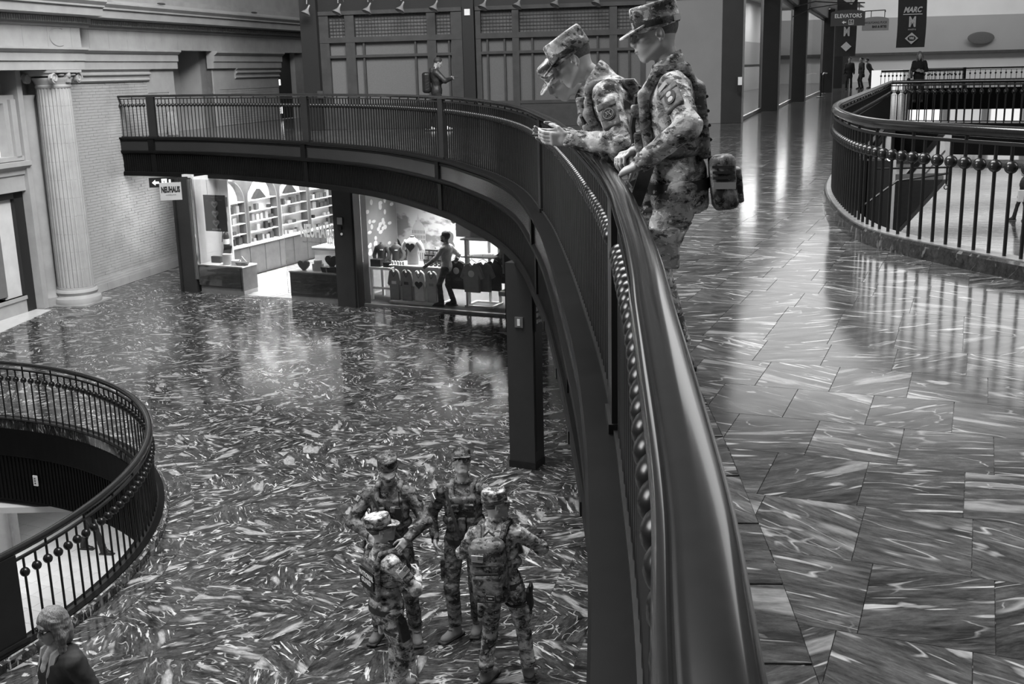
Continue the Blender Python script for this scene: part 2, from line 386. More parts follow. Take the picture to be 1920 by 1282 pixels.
def lay_tiles(parent, mat, z, tw, td, region, keep, curves, off, band, limit=300, joint=.0018):
    """running-bond slabs; the largest in view single, the rest one mesh"""
    items = []
    x0, x1, y0, y1 = region; c0 = Vector((x0, y0)); span = max(x1 - x0, y1 - y0) * 1.6
    cen = Vector(((x0 + x1) / 2, (y0 + y1) / 2)); nr = int(span / td / 2) + 1; nc = int(span / tw / 2) + 1
    for r in range(-nr, nr):
        sh = (random.random() * .5 + .25) * tw
        for c in range(-nc, nc):
            o = cen + off[0] * (c * tw + sh) + off[1] * (r * td); p = o + off[0] * tw / 2 + off[1] * td / 2
            if not (x0 < p.x < x1 and y0 < p.y < y1): continue
            A, vis = poly_px([(p.x, p.y, z), (p.x + .1, p.y, z), (p.x + .1, p.y + .1, z), (p.x, p.y + .1, z)])
            if A < .6 or not vis and A < 400: continue
            j = joint / 2
            poly = [o + off[0] * j + off[1] * j, o + off[0] * (tw - j) + off[1] * j, o + off[0] * (tw - j) + off[1] * (td - j), o + off[0] * j + off[1] * (td - j)]
            cut = False
            for cv, lim in curves:
                k = min(range(0, len(cv), 2), key=lambda i: (cv[i].x - p.x) ** 2 + (cv[i].y - p.y) ** 2)
                q = Vector(cv[k][:2])
                a, b = Vector(cv[max(k - 2, 0)][:2]), Vector(cv[min(k + 2, len(cv) - 1)][:2]); t = (b - a).normalized(); n = Vector((t.y, -t.x))
                if (p - q).length > 1.2 and (p - q).dot(n) > 0: continue
                q = q + n * (lim + j)
                if (p - q).dot(n) < -.8: poly = []; break
                m = len(poly); pp = clip(poly, q, n); cut = cut or len(pp) != m or any((u_ - v_).length > 1e-6 for u_, v_ in zip(pp, poly)); poly = pp
                if len(poly) < 3: break
            if len(poly) < 3 or not keep(p): continue
            A, vis = poly_px([(v.x, v.y, z) for v in poly])
            if vis: items.append((A, p, poly, cut))
    items += band
    items.sort(key=lambda t: -t[0]); shared = None; rest = MB()
    for k, (A, p, poly, cut) in enumerate(items):
        if k < limit:
            mb = MB(); slab(mb, [v - p for v in poly], 0, .02)
            if not cut:
                if shared is None: shared = mb.mesh('tile')
                me = shared
            else: me = mb.mesh('tile')
            o = obj('tile', me, mat, parent); o.location = (p.x, p.y, z)
        else: slab(rest, poly, z, .02)
    if rest.v: stuff(rest.build('tile', mat, parent))
def band_tiles(path, lo, hi, every, z):
    out = []
    a, b = offset(path, lo), offset(path, hi)
    for i in range(0, len(path) - every, every):
        m = i + every // 2; e = .03
        poly = [Vector(a[i][:2]).lerp(Vector(a[i + every][:2]), e), Vector(a[i + every][:2]), Vector(b[i + every][:2]), Vector(b[i][:2]).lerp(Vector(b[i + every][:2]), e)]
        c = sum(poly, Vector((0, 0))) / 4; A, vis = poly_px([(v.x, v.y, z) for v in poly])
        if vis: out.append((A, c, poly, True))
    return out
lay_tiles(floor_up, M['marble_up'], 0, .34, .46, (-6, 12, 1.6, 24), lambda p: p.y < 24, [(MAIN, .42), (RING, .02)], (E1, E2), band_tiles([p for p in MAIN if p.y > 1.2], .10, .42, 7, 0))
lay_tiles(floor_low, M['marble_low'], LOW, .52, .52, (-12, 4, 6.5, 29), lambda p: (p - W0).dot(WN) > .25, [(LRING, .45)], (Vector((.97, -.24)), Vector((.24, .97))), band_tiles(LRING, .16, .45, 3, LOW))
mb = MB()                        # basement floor: pale square tiles
k = 0
tile_me = MB().box((0, 0, 0), (.395, .395, .02), ch=.004).mesh('tile'); tm = plain('pale_floor_tile', .62, .45, 0, .08, 1.5)
cand = []
for i in range(-16, 20):
    for j in range(-16, 24):
        p = Vector((-9.5, 18)) + Vector((.9, -.43)) * .4 * i + Vector((.43, .9)) * .4 * j
        A, vis = poly_px([(p.x, p.y, BASE), (p.x + .4, p.y, BASE), (p.x + .4, p.y + .4, BASE), (p.x, p.y + .4, BASE)])
        px = proj((p.x, p.y, BASE))
        if px[0] < 300 and vis: cand.append((A, p))
for A, p in sorted(cand, key=lambda t: -t[0])[:300]:
    o = obj('tile', tile_me, tm, basement); o.location = (p.x + 0, p.y, BASE + .01); o.rotation_euler = (0, 0, math.atan2(-.43, .9))
    k += 1

# ---- railing builder -----------------------------------------------------------
HAND = [(-.030, -.052), (-.046, -.030), (-.047, -.012), (-.042, -.003), (-.036, -.002), (-.030, -.007), (-.024, .002), (-.012, .006), (.012, .006), (.026, .002), (.036, -.004), (.044, -.012), (.047, -.024), (.042, -.036), (.030, -.052)]
ROUND = [(.042 * cos(a), -.042 + .042 * sin(a)) for a in np.linspace(0, 2 * pi, 15)[:-1]]
rod_me = MB().tube([(0, 0, 0), (0, 0, 1)], .013, 6).mesh('baluster', True)
ball_me = MB().ball((0, 0, 0), .047, 14, 10).mesh('ball', True)
def railing(name, label, path, z0, hr, step, handrail, every=1, zb=.02, zball=.76, zsub=.92, zf=lambda p: 0.0, lim=300, group=None, sub=True, caps=True, skip=()):
    O = Vector(path[len(path) // 2][:2]).to_3d(); O.z = z0
    t = thing(name, label, 'railing', O, 0, group)
    T = Matrix.Translation(-O)
    P3 = [(p[0], p[1], z0 + hr + zf(p)) for p in path]
    a = MB(); a.M = T; a.sweep(handrail, P3); a.build('handrail', M['rail'], t, 50)
    a = MB(); a.M = T; a.sweep([(-.016, -.012), (.016, -.012), (.016, .012), (-.016, .012)], [(p[0], p[1], z0 + zsub + zf(p)) for p in path]); a.build('sub_rail', M['bronze'], t)
    a = MB(); a.M = T; a.sweep([(-.025, 0), (.025, 0), (.025, .022), (-.025, .022)], [(p[0], p[1], z0 + zb - .02) for p in path]); a.build('bottom_rail', M['bronze'], t)
    bl = []
    for i in range(0, len(path), every):
        p = path[i]
        if any((Vector(p[:2]) - Vector(s[:2])).length < s[2] for s in skip): continue
        bl.append((i, p))
    rest_r, rest_b, cnt = MB(), MB(), 0
    order = sorted(bl, key=lambda q: (proj((q[1][0], q[1][1], z0 + .5))[2] if proj((q[1][0], q[1][1], z0 + .5))[2] > .4 else 500))
    for i, p in order:
        zz = zf(p); top = hr - .05 if (i // every) % 4 == 0 else zsub
        if cnt < lim:
            r = obj('baluster', rod_me, M['bronze'], t); r.location = (p[0] - O.x, p[1] - O.y, zb); r.scale = (1, 1, top + zz - zb)
            b = obj('ball', ball_me, M['ball'], r); b.location = (0, 0, (zball + zz - zb) / (top + zz - zb)); b.scale = (1, 1, 1 / (top + zz - zb)); cnt += 1
        else:
            rest_r.tube([(p[0] - O.x, p[1] - O.y, zb), (p[0] - O.x, p[1] - O.y, top + zz)], .013, 6)
            rest_b.ball((p[0] - O.x, p[1] - O.y, zball + zz), .047, 8, 6)
    if rest_r.v: stuff(rest_r.build('baluster', M['bronze'], t)); stuff(rest_b.build('ball', M['ball'], t, True))
    return t, T
smooth01 = lambda x: min(max(x, 0), 1) ** 2 * (3 - 2 * min(max(x, 0), 1))
zmain = lambda p: .05 * smooth01((p[1] - 12) / 8)
POSTS = [(.447, 4.55), (.36, 12.0), (-1.12, 19.75), (-4.55, 25.7), (-9.2, 29.65)]
posts = [(x, y, .17) for x, y in POSTS]
main_vis = [p for p in MAIN if p.y > .35]
t, T = railing('balustrade', 'long curved dark balustrade with broad polished handrail sweeping across the upper level', main_vis, 0, 1.02, .128, HAND, 2, .02, .77, .93, zmain, 300, skip=posts)
for x, y in POSTS:
    i = min(range(len(MAIN)), key=lambda k: (MAIN[k].x - x) ** 2 + (MAIN[k].y - y) ** 2); d = MAIN[i + 1] - MAIN[i - 1]
    a = MB(); a.M = T; h = 1.02 + zmain((x, y)) - .045
    a.box((MAIN[i].x, MAIN[i].y, h / 2), (.27, .062, h), math.atan2(d.y, d.x)); a.box((MAIN[i].x, MAIN[i].y, .02), (.30, .09, .05), math.atan2(d.y, d.x))
    a.build('post', M['bronze'], t)

# ---- edge of the upper floor: ledge, panelled band, ribbed band -------------------
fa = struct(MB().sweep([(-.15, -.035), (-.15, -.012), (-.14, .004), (.12, .004), (.12, -.035)], MAIN).build('trim_1', M['fascia']))
MB().sweep([(-.105, -.36), (-.105, -.035), (-.04, -.035), (-.04, -.36)], MAIN).build('panel', M['panel'], fa)
MB().sweep([(-.105, -.33), (-.135, -.345), (-.14, -.375), (-.12, -.40), (-.085, -.43), (-.04, -.43), (-.04, -.33)], MAIN).build('moulding', M['fascia'], fa, 50)
MB().sweep([(-.055, -.98), (-.055, -.43), (.0, -.43), (.0, -.98)], MAIN).build('backing_panel', M['fascia'], fa)
MB().sweep([(-.10, -1.0), (-.10, -.90), (-.085, -.885), (-.03, -.885), (-.03, -1.0)], MAIN).build('bottom_rail', M['fascia'], fa, 40)
MB().sweep([(-.118, -.10), (-.118, -.06), (-.105, -.05), (-.10, -.11)], MAIN).build('bead', M['fascia'], fa)
ribs = MB(); fine = spline([(p.x, p.y) for p in MAIN if p.y > 8], .075); left = offset(fine, -.058)
for i in range(1, len(left) - 1):
    d = left[i + 1] - left[i - 1]; ribs.box((left[i].x, left[i].y, -.66), (.04, .022, .45), math.atan2(d.y, d.x))
stuff(ribs.build('rib', M['fascia'], fa))
for x, y in POSTS[1:] + [(.447, 4.55)]:
    i = min(range(len(MAIN)), key=lambda k: (MAIN[k].x - x) ** 2 + (MAIN[k].y - y) ** 2); d = (MAIN[i + 1] - MAIN[i - 1]).normalized(); q = MAIN[i] - Vector((d.y, -d.x)) * .10
    MB().box((q.x, q.y, -.20), (.20, .07, .32), math.atan2(d.y, d.x)).build('pilaster', M['fascia'], fa)
    q = MAIN[i] - Vector((d.y, -d.x)) * .065
    MB().box((q.x, q.y, -.66), (.17, .05, .46), math.atan2(d.y, d.x)).build('pilaster', M['fascia'], fa)
for y in (4.2, 6.05, 7.3, 9.0, 10.75):
    i = min(range(len(MAIN)), key=lambda k: abs(MAIN[k].y - y)); q = MAIN[i] - Vector((.085, 0))
    MB().box((q.x, q.y, -.97), (.05, .09, .09)).build('bracket', M['bronze'], fa)

# ---- opening at the right -----------------------------------------------------------
curb = struct(MB().sweep([(-.10, -.65), (-.10, .12), (.075, .12), (.09, .10), (.10, 0), (.10, -.02)], RING).build('trim_2', M['marble_curb'], None, 30))
MB().sweep([(-.085, .12), (-.085, .128), (.06, .128), (.06, .12)], RING).build('curb_cap', plain('worn_bronze_curb_cap', .22, .35, .3, .3, 14), curb)
railing('balustrade', 'dark railing curving around the floor opening at right with a thick round handrail', RING, 0, 1.02, .15, ROUND, 2, .125, .745, .90, lim=300)
f1 = [Vector((9.04 + 5.5 * k / 40, 26.9 - 3.95 * k / 40)) for k in range(40, -1, -1)]
curb2 = struct(MB().sweep([(-.10, -.65), (-.10, .06), (.10, .06), (.10, -.65)], f1).build('trim_3', M['fascia']))
railing('balustrade', 'straight dark railing along the far side of the first opening at right', f1, 0, 1.02, .14, ROUND, 1, .06, .745, .90)
f2 = [Vector((9.75 + 6.2 * k / 42, 27.6 - 4.4 * k / 42)) for k in range(0, 43)]
railing('balustrade', 'dark railing just behind the first opening, before the second opening', f2, 0, 1.02, .14, ROUND, 1, .06, .745, .90)
f3 = [Vector((20.6, 58.5)).lerp(Vector((9.9, 28.2)), k / 110) for k in range(111)]
railing('balustrade', 'dark railing receding along the left side of the second opening', f3, 0, 1.05, .25, ROUND, 1, .06, .76, .92)
f4 = [Vector((20.6, 58.5)).lerp(Vector((36, 52.5)), k / 70) for k in range(70, -1, -1)]
struct(MB().sweep([(-.10, -1.0), (-.10, .06), (.10, .06), (.10, -1.0)], f4).build('trim_4', M['fascia']))
railing('balustrade', 'most distant railing across the far side of the second opening', f4, 0, 1.05, .25, ROUND, 1, .06, .76, .92)

# ---- opening in the lower floor at left -----------------------------------------------
lc = struct(MB().sweep([(-.06, -.30), (-.06, .10), (.13, .10), (.15, .08), (.15, -.02)], [(p.x, p.y, LOW) for p in LRING]).build('trim_5', M['marble_low'], None, 30))
MB().sweep([(-.075, .10), (-.075, .112), (.10, .112), (.10, .10)], [(p.x, p.y, LOW) for p in LRING]).build('curb_cap', M['fascia'], lc)
a = struct(MB().sweep([(-.03, -1.30), (-.03, -.04), (.05, -.04), (.05, -1.30)], [(p.x, p.y, LOW) for p in LRING]).build('trim_6', M['fascia']))
MB().sweep([(-.07, -.50), (-.07, -.05), (-.03, -.05), (-.03, -.54)], [(p.x, p.y, LOW) for p in LRING]).build('panel', M['fascia'], a)
mb = MB()
for i in range(2, len(LRING) - 1):
    for f in (0, .5):
        q = LRING[i].lerp(LRING[i - 1], f); ang = math.atan2(q.y - LC[1], q.x - LC[0]); q = q - Vector((cos(ang), sin(ang))) * .035
        mb.box((q.x, q.y, LOW - .9), (.022, .045, .74), ang)
stuff(mb.build('rib', M['fascia'], a))
LPA = radians(-25.8)
lp = Vector((LC[0] + LR * cos(LPA), LC[1] + LR * sin(LPA)))
t, T = railing('balustrade', 'dark circular railing around the lower floor opening at bottom left', LRING, LOW, 1.04, .156, HAND, 1, .112, .76, .92, lim=300, skip=[(lp.x, lp.y, .42)])
a = MB(); a.M = T; a.box((lp.x, lp.y, LOW + .55), (.10, .78, .90), LPA); a.box((lp.x, lp.y, LOW + .13), (.14, .82, .06), LPA); a.build('post', M['bronze'], t)

# basement room seen through the lower opening
bw = struct(MB().box((-9.2, 24.6, BASE + 1.5), (16, .2, 3.2), -.25).build('wall_basement', plain('white_basement_wall', .75, .6)))
MB().box((-9.23, 24.48, BASE + .09), (16, .06, .18), -.25).build('baseboard', plain('grey_baseboard', .18, .5), bw)
MB().box((-10.5, 21.0, BASE + 1.5), (.9, .5, 3.2), -.45).build('pier', plain('grey_pier', .34, .6), bw); MB().box((-12.6, 20.6, BASE + 1.5), (3.4, .2, 3.2), -.45).build('white_partition', M['white'], bw)
MB().box((-10.0, 20.74, BASE + .9), (.05, .06, 1.8), -.45).build('door_strip', M['steel'], bw)
struct(MB().box((-6, 24, LOW - 1.42), (30, 14, .1)).build('ceiling', M['offwhite']))
for x, y in ((-10, 14), (-10, 19.5), (-6, 20), (-13, 12)): area('basement_ceiling_light', (x, y, LOW - 1.5), (x, y, BASE), 2.5, 2.5, 62, 140)
# ================================================================ left stone wall
wl = frame('wall_left', W0, WU)          # local x along the wall, -y into the hall
def wb(mb, u0, u1, v0, v1, z0, z1): mb.span((u0, -v1, z0), (u1, -v0, z1)); return mb
NI0, NI1, UE = 4.62, 6.95, 11.6           # niche, end of the wall
mb = MB()
wb(mb, -1.4, NI0, -.4, -.02, LOW, 2.3); wb(mb, NI1, UE, -.4, -.02, -.9, 2.3); wb(mb, NI0, NI1, -1.5, -1.1, -.9, 3.4)
wb(mb, NI0 - .3, NI0, -1.2, -.03, -.9, 2.3); wb(mb, NI1, NI1 + .3, -1.2, -.03, -.9, 2.3); wb(mb, NI0, UE, -.4, -.02, LOW, -.9)
wb(mb, -7, 14.0, -.45, -.05, 2.25, 7); wb(mb, -7, -1.3, -1.0, -.62, LOW, 2.3)
core = mb.build('wall_core', M['lime2'], wl); core.data.materials[0] = plain('stone_wall_core', .30, .85, 0, .12, 1.5, .1)
M['core'] = core.data.materials[0]
# glazed bricks, laid in running bond
BL, BH, bj = .30, .0735, .006
def brick_rects():
    out = []
    for (u0, u1, z0, z1) in ((-.75, 4.30, -3.50, -.93), (-.75, 3.2, -.93, 1.42), (3.2, NI0 - .32, -.93, 1.10), (NI1 + .32, UE, 0.0, 1.10)):
        r = 0; z = z0
        while z < z1 - .02:
            uu = u0 - (BL / 2 if (round((z - z0) / BH) % 2) else 0)
            while uu < u1:
                a, b = max(uu, u0), min(uu + BL, u1)
                if b - a > .05: out.append((a, b, z, min(z + BH, z1)))
                uu += BL
            z += BH
    return out
brs = brick_rects(); vis = []
for a, b, z0, z1 in brs:
    p0, p1 = wpt(a), wpt(b); A, v = poly_px([(p0.x, p0.y, z0), (p1.x, p1.y, z0), (p1.x, p1.y, z1), (p0.x, p0.y, z1)])
    if v: vis.append((A, a, b, z0, z1))
vis.sort(reverse=True); bm_full = MB().box((0, 0, 0), (BL - bj, .03, BH - bj)).mesh('brick'); rest = MB()
for k, (A, a, b, z0, z1) in enumerate(vis):
    dy = random.uniform(-.004, .004)
    if k < 300:
        me = bm_full if abs(b - a - BL) < .001 and abs(z1 - z0 - BH) < .001 else MB().box((0, 0, 0), (b - a - bj, .03, z1 - z0 - bj)).mesh('brick')
        o = obj('brick', me, M['brick'], wl); o.location = ((a + b) / 2, .008 + dy, (z0 + z1) / 2)
    else: rest.box(((a + b) / 2, .008 + dy, (z0 + z1) / 2), (b - a - bj, .03, z1 - z0 - bj))
if rest.v: stuff(rest.build('brick', M['brick'], wl))
# dressed stone
mb = MB(); wb(mb, 3.2, NI0, -.1, .02, 1.10, 1.75); wb(mb, NI1, UE, -.1, .02, 1.10, 1.75); wb(mb, NI0 - .32, NI0, -.1, .03, -.0, 1.1); wb(mb, NI1, NI1 + .32, -.1, .03, 0, 1.1); mb.build('stone_facing', M['lime'], wl)
mb = MB()
for k in range(5):
    wb(mb, -.8 + k * 1.02, -.8 + k * 1.02 + 1.01, -.1, .09, LOW, -3.62); 
wb(mb, -.8, 4.35, -.1, .07, -3.62, -3.56); wb(mb, -.8, 4.35, -.1, .045, -3.56, -3.50)
mb.build('stone_base', M['lime'], wl)
def mould(name, prof, u0, u1, mat=None):     # profile of (v,z)
    a = MB(); n = len(prof); a.add([(u0, -v, z) for v, z in prof] + [(u1, -v, z) for v, z in prof], [tuple(range(n)), tuple(range(n, 2 * n))[::-1]] + [(i, (i + 1) % n, n + (i + 1) % n, n + i) for i in range(n)])
    return a.build(name, mat or M['lime'], wl)
for u0, u1 in ((-.3, 3.25), (8.35, UE)):       # capital-height moulding that dies into plain blocks
    mould('string_course', [(-.1, 1.42), (.05, 1.42), (.09, 1.46), (.06, 1.50), (.06, 1.56), (.13, 1.60), (.13, 1.64), (.07, 1.68), (.16, 1.74), (-.1, 1.74)], u0, u1)
ARCH = [(-.1, 1.74), (.12, 1.74), (.12, 1.93), (.16, 1.945), (.16, 2.12), (.20, 2.14), (.27, 2.20), (.27, 2.25), (-.1, 2.25)]
for u0, u1 in ((-.3, NI0 + .1), (NI1 - .1, UE + .1)): mould('architrave', ARCH, u0, u1)
fz = MB(); u_ = -.3
while u_ < 13.9:
    wb(fz, u_ + .004, min(u_ + .86, 13.95) - .004, -.1, .10, 2.25, 2.72); u_ += .86
fz.build('frieze', M['lime'], wl)
CORN = [(-.1, 2.72), (.12, 2.72), (.16, 2.76), (.16, 2.80), (.22, 2.80), (.22, 2.94), (.30, 2.95), (.56, 2.98), (.58, 3.16), (.64, 3.18), (.64, 3.22), (.72, 3.30), (.72, 3.34), (.2, 3.46), (-.1, 3.46)]
mould('cornice', CORN, -.3, 13.95)
dn = MB()
for k in range(170): wb(dn, -.28 + k * .084, -.28 + k * .084 + .05, .2, .29, 2.815, 2.93)
stuff(dn.build('dentil', M['lime'], wl))
sh = .36                                        # the order breaks forward over the column
mould('architrave', [(v + sh if v > 0 else v, z) for v, z in ARCH], -7, -.3); mould('cornice', [(v + sh if v > 0 else v, z) for v, z in CORN], -7, .0)
fz = MB(); u_ = -7
while u_ < -.35: wb(fz, u_ + .004, min(u_ + .9, -.32) - .004, -.1, .10 + sh, 2.25, 2.72); u_ += .9
fz.build('frieze', M['lime'], wl)
dn = MB()
for k in range(56): wb(dn, -4.9 + k * .084, -4.9 + k * .084 + .05, .2, .29 + sh, 2.815, 2.93)
stuff(dn.build('dentil', M['lime'], wl))
a = MB(); a.tube([(-1.2 + .33 * cos(t), -.465, 2.49 + .21 * sin(t)) for t in np.linspace(1.0, 5.2, 24)], .014, 6); a.build('wreath_ring', M['lime2'], wl)
wb(MB(), -7, 14, -.3, .12, 3.46, 3.6).build('attic_step', M['lime2'], wl)
for u in (.9, 3.4, 9.0): a = MB(); a.ball((u, -.55, 3.44), (.22, .05, .03), 8, 6); a.build('cornice_spot', plain('dark_spot_grey', .06, .9), wl)  # small flat dark patches along the top of the cornice
# bay with doorway left of the column
a = MB(); wb(a, -2.16, -1.98, -.62, -.10, LOW, 1.74); a.build('jamb', M['lime'], wl)
a = MB(); a.lathe([(.34, 0), (.34, .22), (.30, .26), (.27, .34), (.26, .40), (.26, 4.9), (.30, 5.0)], 20, (-1.72, .33, LOW)); a.build('engaged_pilaster', M['lime2'], wl, 40)
a = MB(); wb(a, -6, -1.42, -.7, -.50, -.95, 1.74); wb(a, -1.98, -1.3, -.7, -.40, LOW, 1.74); a.build('bay_wall', M['lime2'], wl)
dr = struct(obj('door_1', None, None, wl)); 
a = MB(); wb(a, -2.50, -2.17, -.45, -.30, LOW, -1.02); wb(a, -4.4, -2.17, -.45, -.30, -1.14, -1.0); a.build('door_frame', M['black'], dr)
a = MB(); wb(a, -3.10, -2.50, -.52, -.40, -3.42, -1.14); a.build('stone_slab', plain('pale_marble_lining', .62, .4, 0, .08, 3), dr)
a = MB(); wb(a, -3.9, -3.05, -.50, -.36, -3.35, -1.14); a.build('door_leaf', plain('grey_door', .16, .4), dr)
a = MB(); wb(a, -4.4, -2.5, -.60, -.30, LOW, -3.42); wb(a, -4.4, -2.5, -.6, -.26, -3.50, -3.42); a.build('door_plinth', M['lime'], dr)
struct(MB().add([(-5, .30, LOW + .004), (-2.2, .30, LOW + .004), (-2.2, -.12, LOW + .004), (-5, -.6, LOW + .004), (-5, .3, LOW - .01), (-2.2, .3, LOW - .01), (-2.2, -.12, LOW - .01), (-5, -.6, LOW - .01)], [(0, 1, 2, 3), (7, 6, 5, 4), (3, 2, 6, 7)]).build('trim_7', plain('pale_marble_threshold', .60, .25), wl))
mould('door_cornice', [(-.6, -.98), (-.20, -.98), (-.20, -.62), (-.16, -.60), (-.16, -.50), (-.02, -.40), (-.02, -.30), (-.6, -.28)], -4.6, -2.06)
wn = struct(obj('window_1', None, None, wl))
a = MB(); wb(a, -2.55, -2.08, -.5, -.22, -.22, 1.02); wb(a, -4.4, -2.08, -.5, -.22, 1.02, 1.2); wb(a, -2.40, -2.22, -.5, -.14, -.22, 1.10); wb(a, -4.4, -2.08, -.5, -.14, -.28, -.18); a.build('window_frame', M['lime'], wn)
a = MB(); wb(a, -4.4, -2.55, -.49, -.46, -.2, 1.02); a.build('pane', emit('daylit_frosted_pane', .8, .55), wn)
for z in (.25,): a = MB(); wb(a, -4.4, -2.55, -.46, -.44, z, z + .03); a.build('glazing_bar', M['lime2'], wn)
# fluted column with Ionic capital
CU, CV = -1.33, .26
cl = wpt(CU, CV)
col_ = thing('column', 'pale fluted stone column with scrolled capital and round base at far left', 'column', (cl.x, cl.y, LOW), math.atan2(WU.y, WU.x))
a = MB(); a.box((0, 0, .02), (1.12, 1.12, .04)); a.lathe([(.56, .04), (.57, .10), (.55, .17), (.49, .20), (.465, .24), (.48, .27), (.50, .31), (.48, .36), (.45, .38), (.445, .43)], 40); a.build('base', M['lime'], col_, 45)
z = .43; k = 0
while z < 5.1:
    h = min(.43, 5.14 - z); f = lambda q: .43 - .045 * ((z + q - .43) / 4.7) ** 1.4
    a = MB(); a.lathe([(f(0) - .006, .0), (f(0), .006), (f(h), h - .006), (f(h) - .006, h)], 196, (0, 0, z), lambda t: 1 - .06 * max(0, 1 - (sin(t * 14) / .62) ** 2) ** .5)
    a.build('drum', M['lime'], col_); z += h; k += 1
a = MB(); a.lathe([(.385, 5.14), (.41, 5.17), (.41, 5.20), (.39, 5.22), (.42, 5.30), (.46, 5.36), (.46, 5.38)], 32)
a.box((0, 0, 5.52), (.96, .96, .06)); a.box((0, 0, 5.46), (.9, .74, .08)); a.build('capital', M['lime'], col_, 40)
for sx in (-1, 1):
    for sy in (-1, 1):
        a = MB()
        a.tube([(sx * .47 + sx * .0 + (.13 - .013 * q) * cos(q * .8) * sx, sy * .40 - sy * 0, 5.36 + (.13 - .013 * q) * sin(q * .8)) for q in np.arange(0, 9.5, .4)], .024, 6)
        a.tube([(sx * .47, sy * .30, 5.36), (sx * .47, sy * .395, 5.36)], .105, 14); a.build('volute', M['lime'], col_, 40)
a = MB(); a.box((0, -.40, 5.40), (.16, .1, .26)); a.ball((0, -.45, 5.43), (.07, .05, .07)); a.ball((-.22, -.4, 5.44), (.12, .05, .03)); a.ball((.22, -.4, 5.44), (.12, .05, .03)); a.build('mask_ornament', M['lime2'], col_, True)

# ================================================================ upper panelled front (far side of the upper floor)
us = frame('wall_back', UA, UD)
ub = lambda mb, s0, s1, y0, y1, z0, z1: mb.span((s0, y0, z0), (s1, y1, z1))
M['canvas'] = plain('grey_blind', .125, .8, 0, .12, 60, .1); M['frame'] = plain('dark_stained_frame', .045, .5, 0, .2, 5)
a = MB(); ub(a, .0, 8.85, .06, .2, 0, 3.1); a.build('blind', M['canvas'], us)
a = MB(); ub(a, -.38, .08, -.25, .25, 0, 6); ub(a, 4.05, 4.36, -.16, .2, 0, 6); a.build('pier', plain('near_black_pier', .014, .5), us)
a = MB(); ub(a, -.38, 11.4, -.05, .3, 3.12, 6); a.build('header', plain('near_black_header', .014, .5), us)
a = MB(); ub(a, 8.8, 11.0, -.02, .2, 0, 6.2); a.build('plaster_panel', plain('beige_plaster', .215, .85, 0, .05, 1.2), us)
def mull(s0, s1, z0=0, z1=3.1, y=-.06): ub(MB(), s0, s1, y, .1, z0, z1).build('mullion', M['frame'], us)
for bay, mul in (((.08, 4.02), [(.08, .34, 0), (.80, 1.06, 0), (3.06, 3.30, 0), (3.72, 4.02, 0)]), ((4.38, 8.85), [(4.38, 4.52, 0), (5.36, 5.54, 0), (7.92, 8.12, 0), (8.72, 8.85, 0)])):
    for s0, s1, _ in mul: mull(s0, s1)
    for z0, z1, y in ((3.02, 3.12, -.09), (2.30, 2.44, -.07), (1.90, 1.97, -.05), (.60, .68, -.05), (0, .60, -.03)):
        ub(MB(), bay[0], bay[1], y, .09, z0, z1).build('rail', M['frame'], us)
    g = MB(); q = bay[0]
    while q < bay[1]: ub(g, q, q + .010, .02, .035, 2.44, 3.04); q += .09
    z = 2.52
    while z < 3.02: ub(g, bay[0], bay[1], .02, .035, z, z + .010); z += .09
    stuff(g.build('wire_grid', M['frame'], us))
for s0 in (1.27, 2.70, 3.62, 4.66, 5.12, 5.86, 7.58, 8.40): mull(s0, s0 + .05, .6, 2.3, -.03)
ub(MB(), 4.12, 4.27, -.18, -.15, 2.90, 3.06).build('blank_sign_plate', plain('white_plate', .8, .5), us)
ub(MB(), .0, .16, -.31, -.25, .86, 1.05).build('switch_box', M['frame'], us)
M['lamp'] = plain('spun_metal_shade', .24, .4, .2, .1)
for k, s in enumerate((-.06, .80, 1.62, 2.52, 3.42, 4.72, 5.62, 6.60, 7.66)):
    p = UA + UD * s + Vector((-.168, -.986)) * .1
    lt = thing('gooseneck_lamp', ['bell shaped gooseneck lamp over the dark left pier', 'bell lamp second from left over the wire grid', 'bell lamp third from left above the wire grid', 'bell lamp fourth from left above the grid', 'bell lamp just left of the blank white plate', 'bell lamp just right of the blank white plate', 'bell lamp second right of the white plate', 'bell lamp above the leaning soldiers, third from the plate', 'rightmost bell lamp, beside the tall soldier'][k], 'lamp', (p.x, p.y, 3.2), math.atan2(UD.y, UD.x), 'gooseneck lamps on the panelled front')
    MB().tube([(0, .1, .10), (0, -.06, .34), (0, -.26, .40), (0, -.40, .28), (0, -.43, .10)], .014, 6).build('gooseneck', M['lamp'], lt, True)
    mb = MB(); mb.M = Matrix.Translation((0, -.43, -.06)) @ Matrix.Rotation(radians(-22), 4, 'X') @ Matrix.Rotation(radians(20), 4, 'Y')
    mb.lathe([(.022, .16), (.03, .06), (.05, .0), (.11, -.07), (.135, -.11), (.128, -.112), (.10, -.07)], 16); mb.build('shade', M['lamp'], lt, 60)
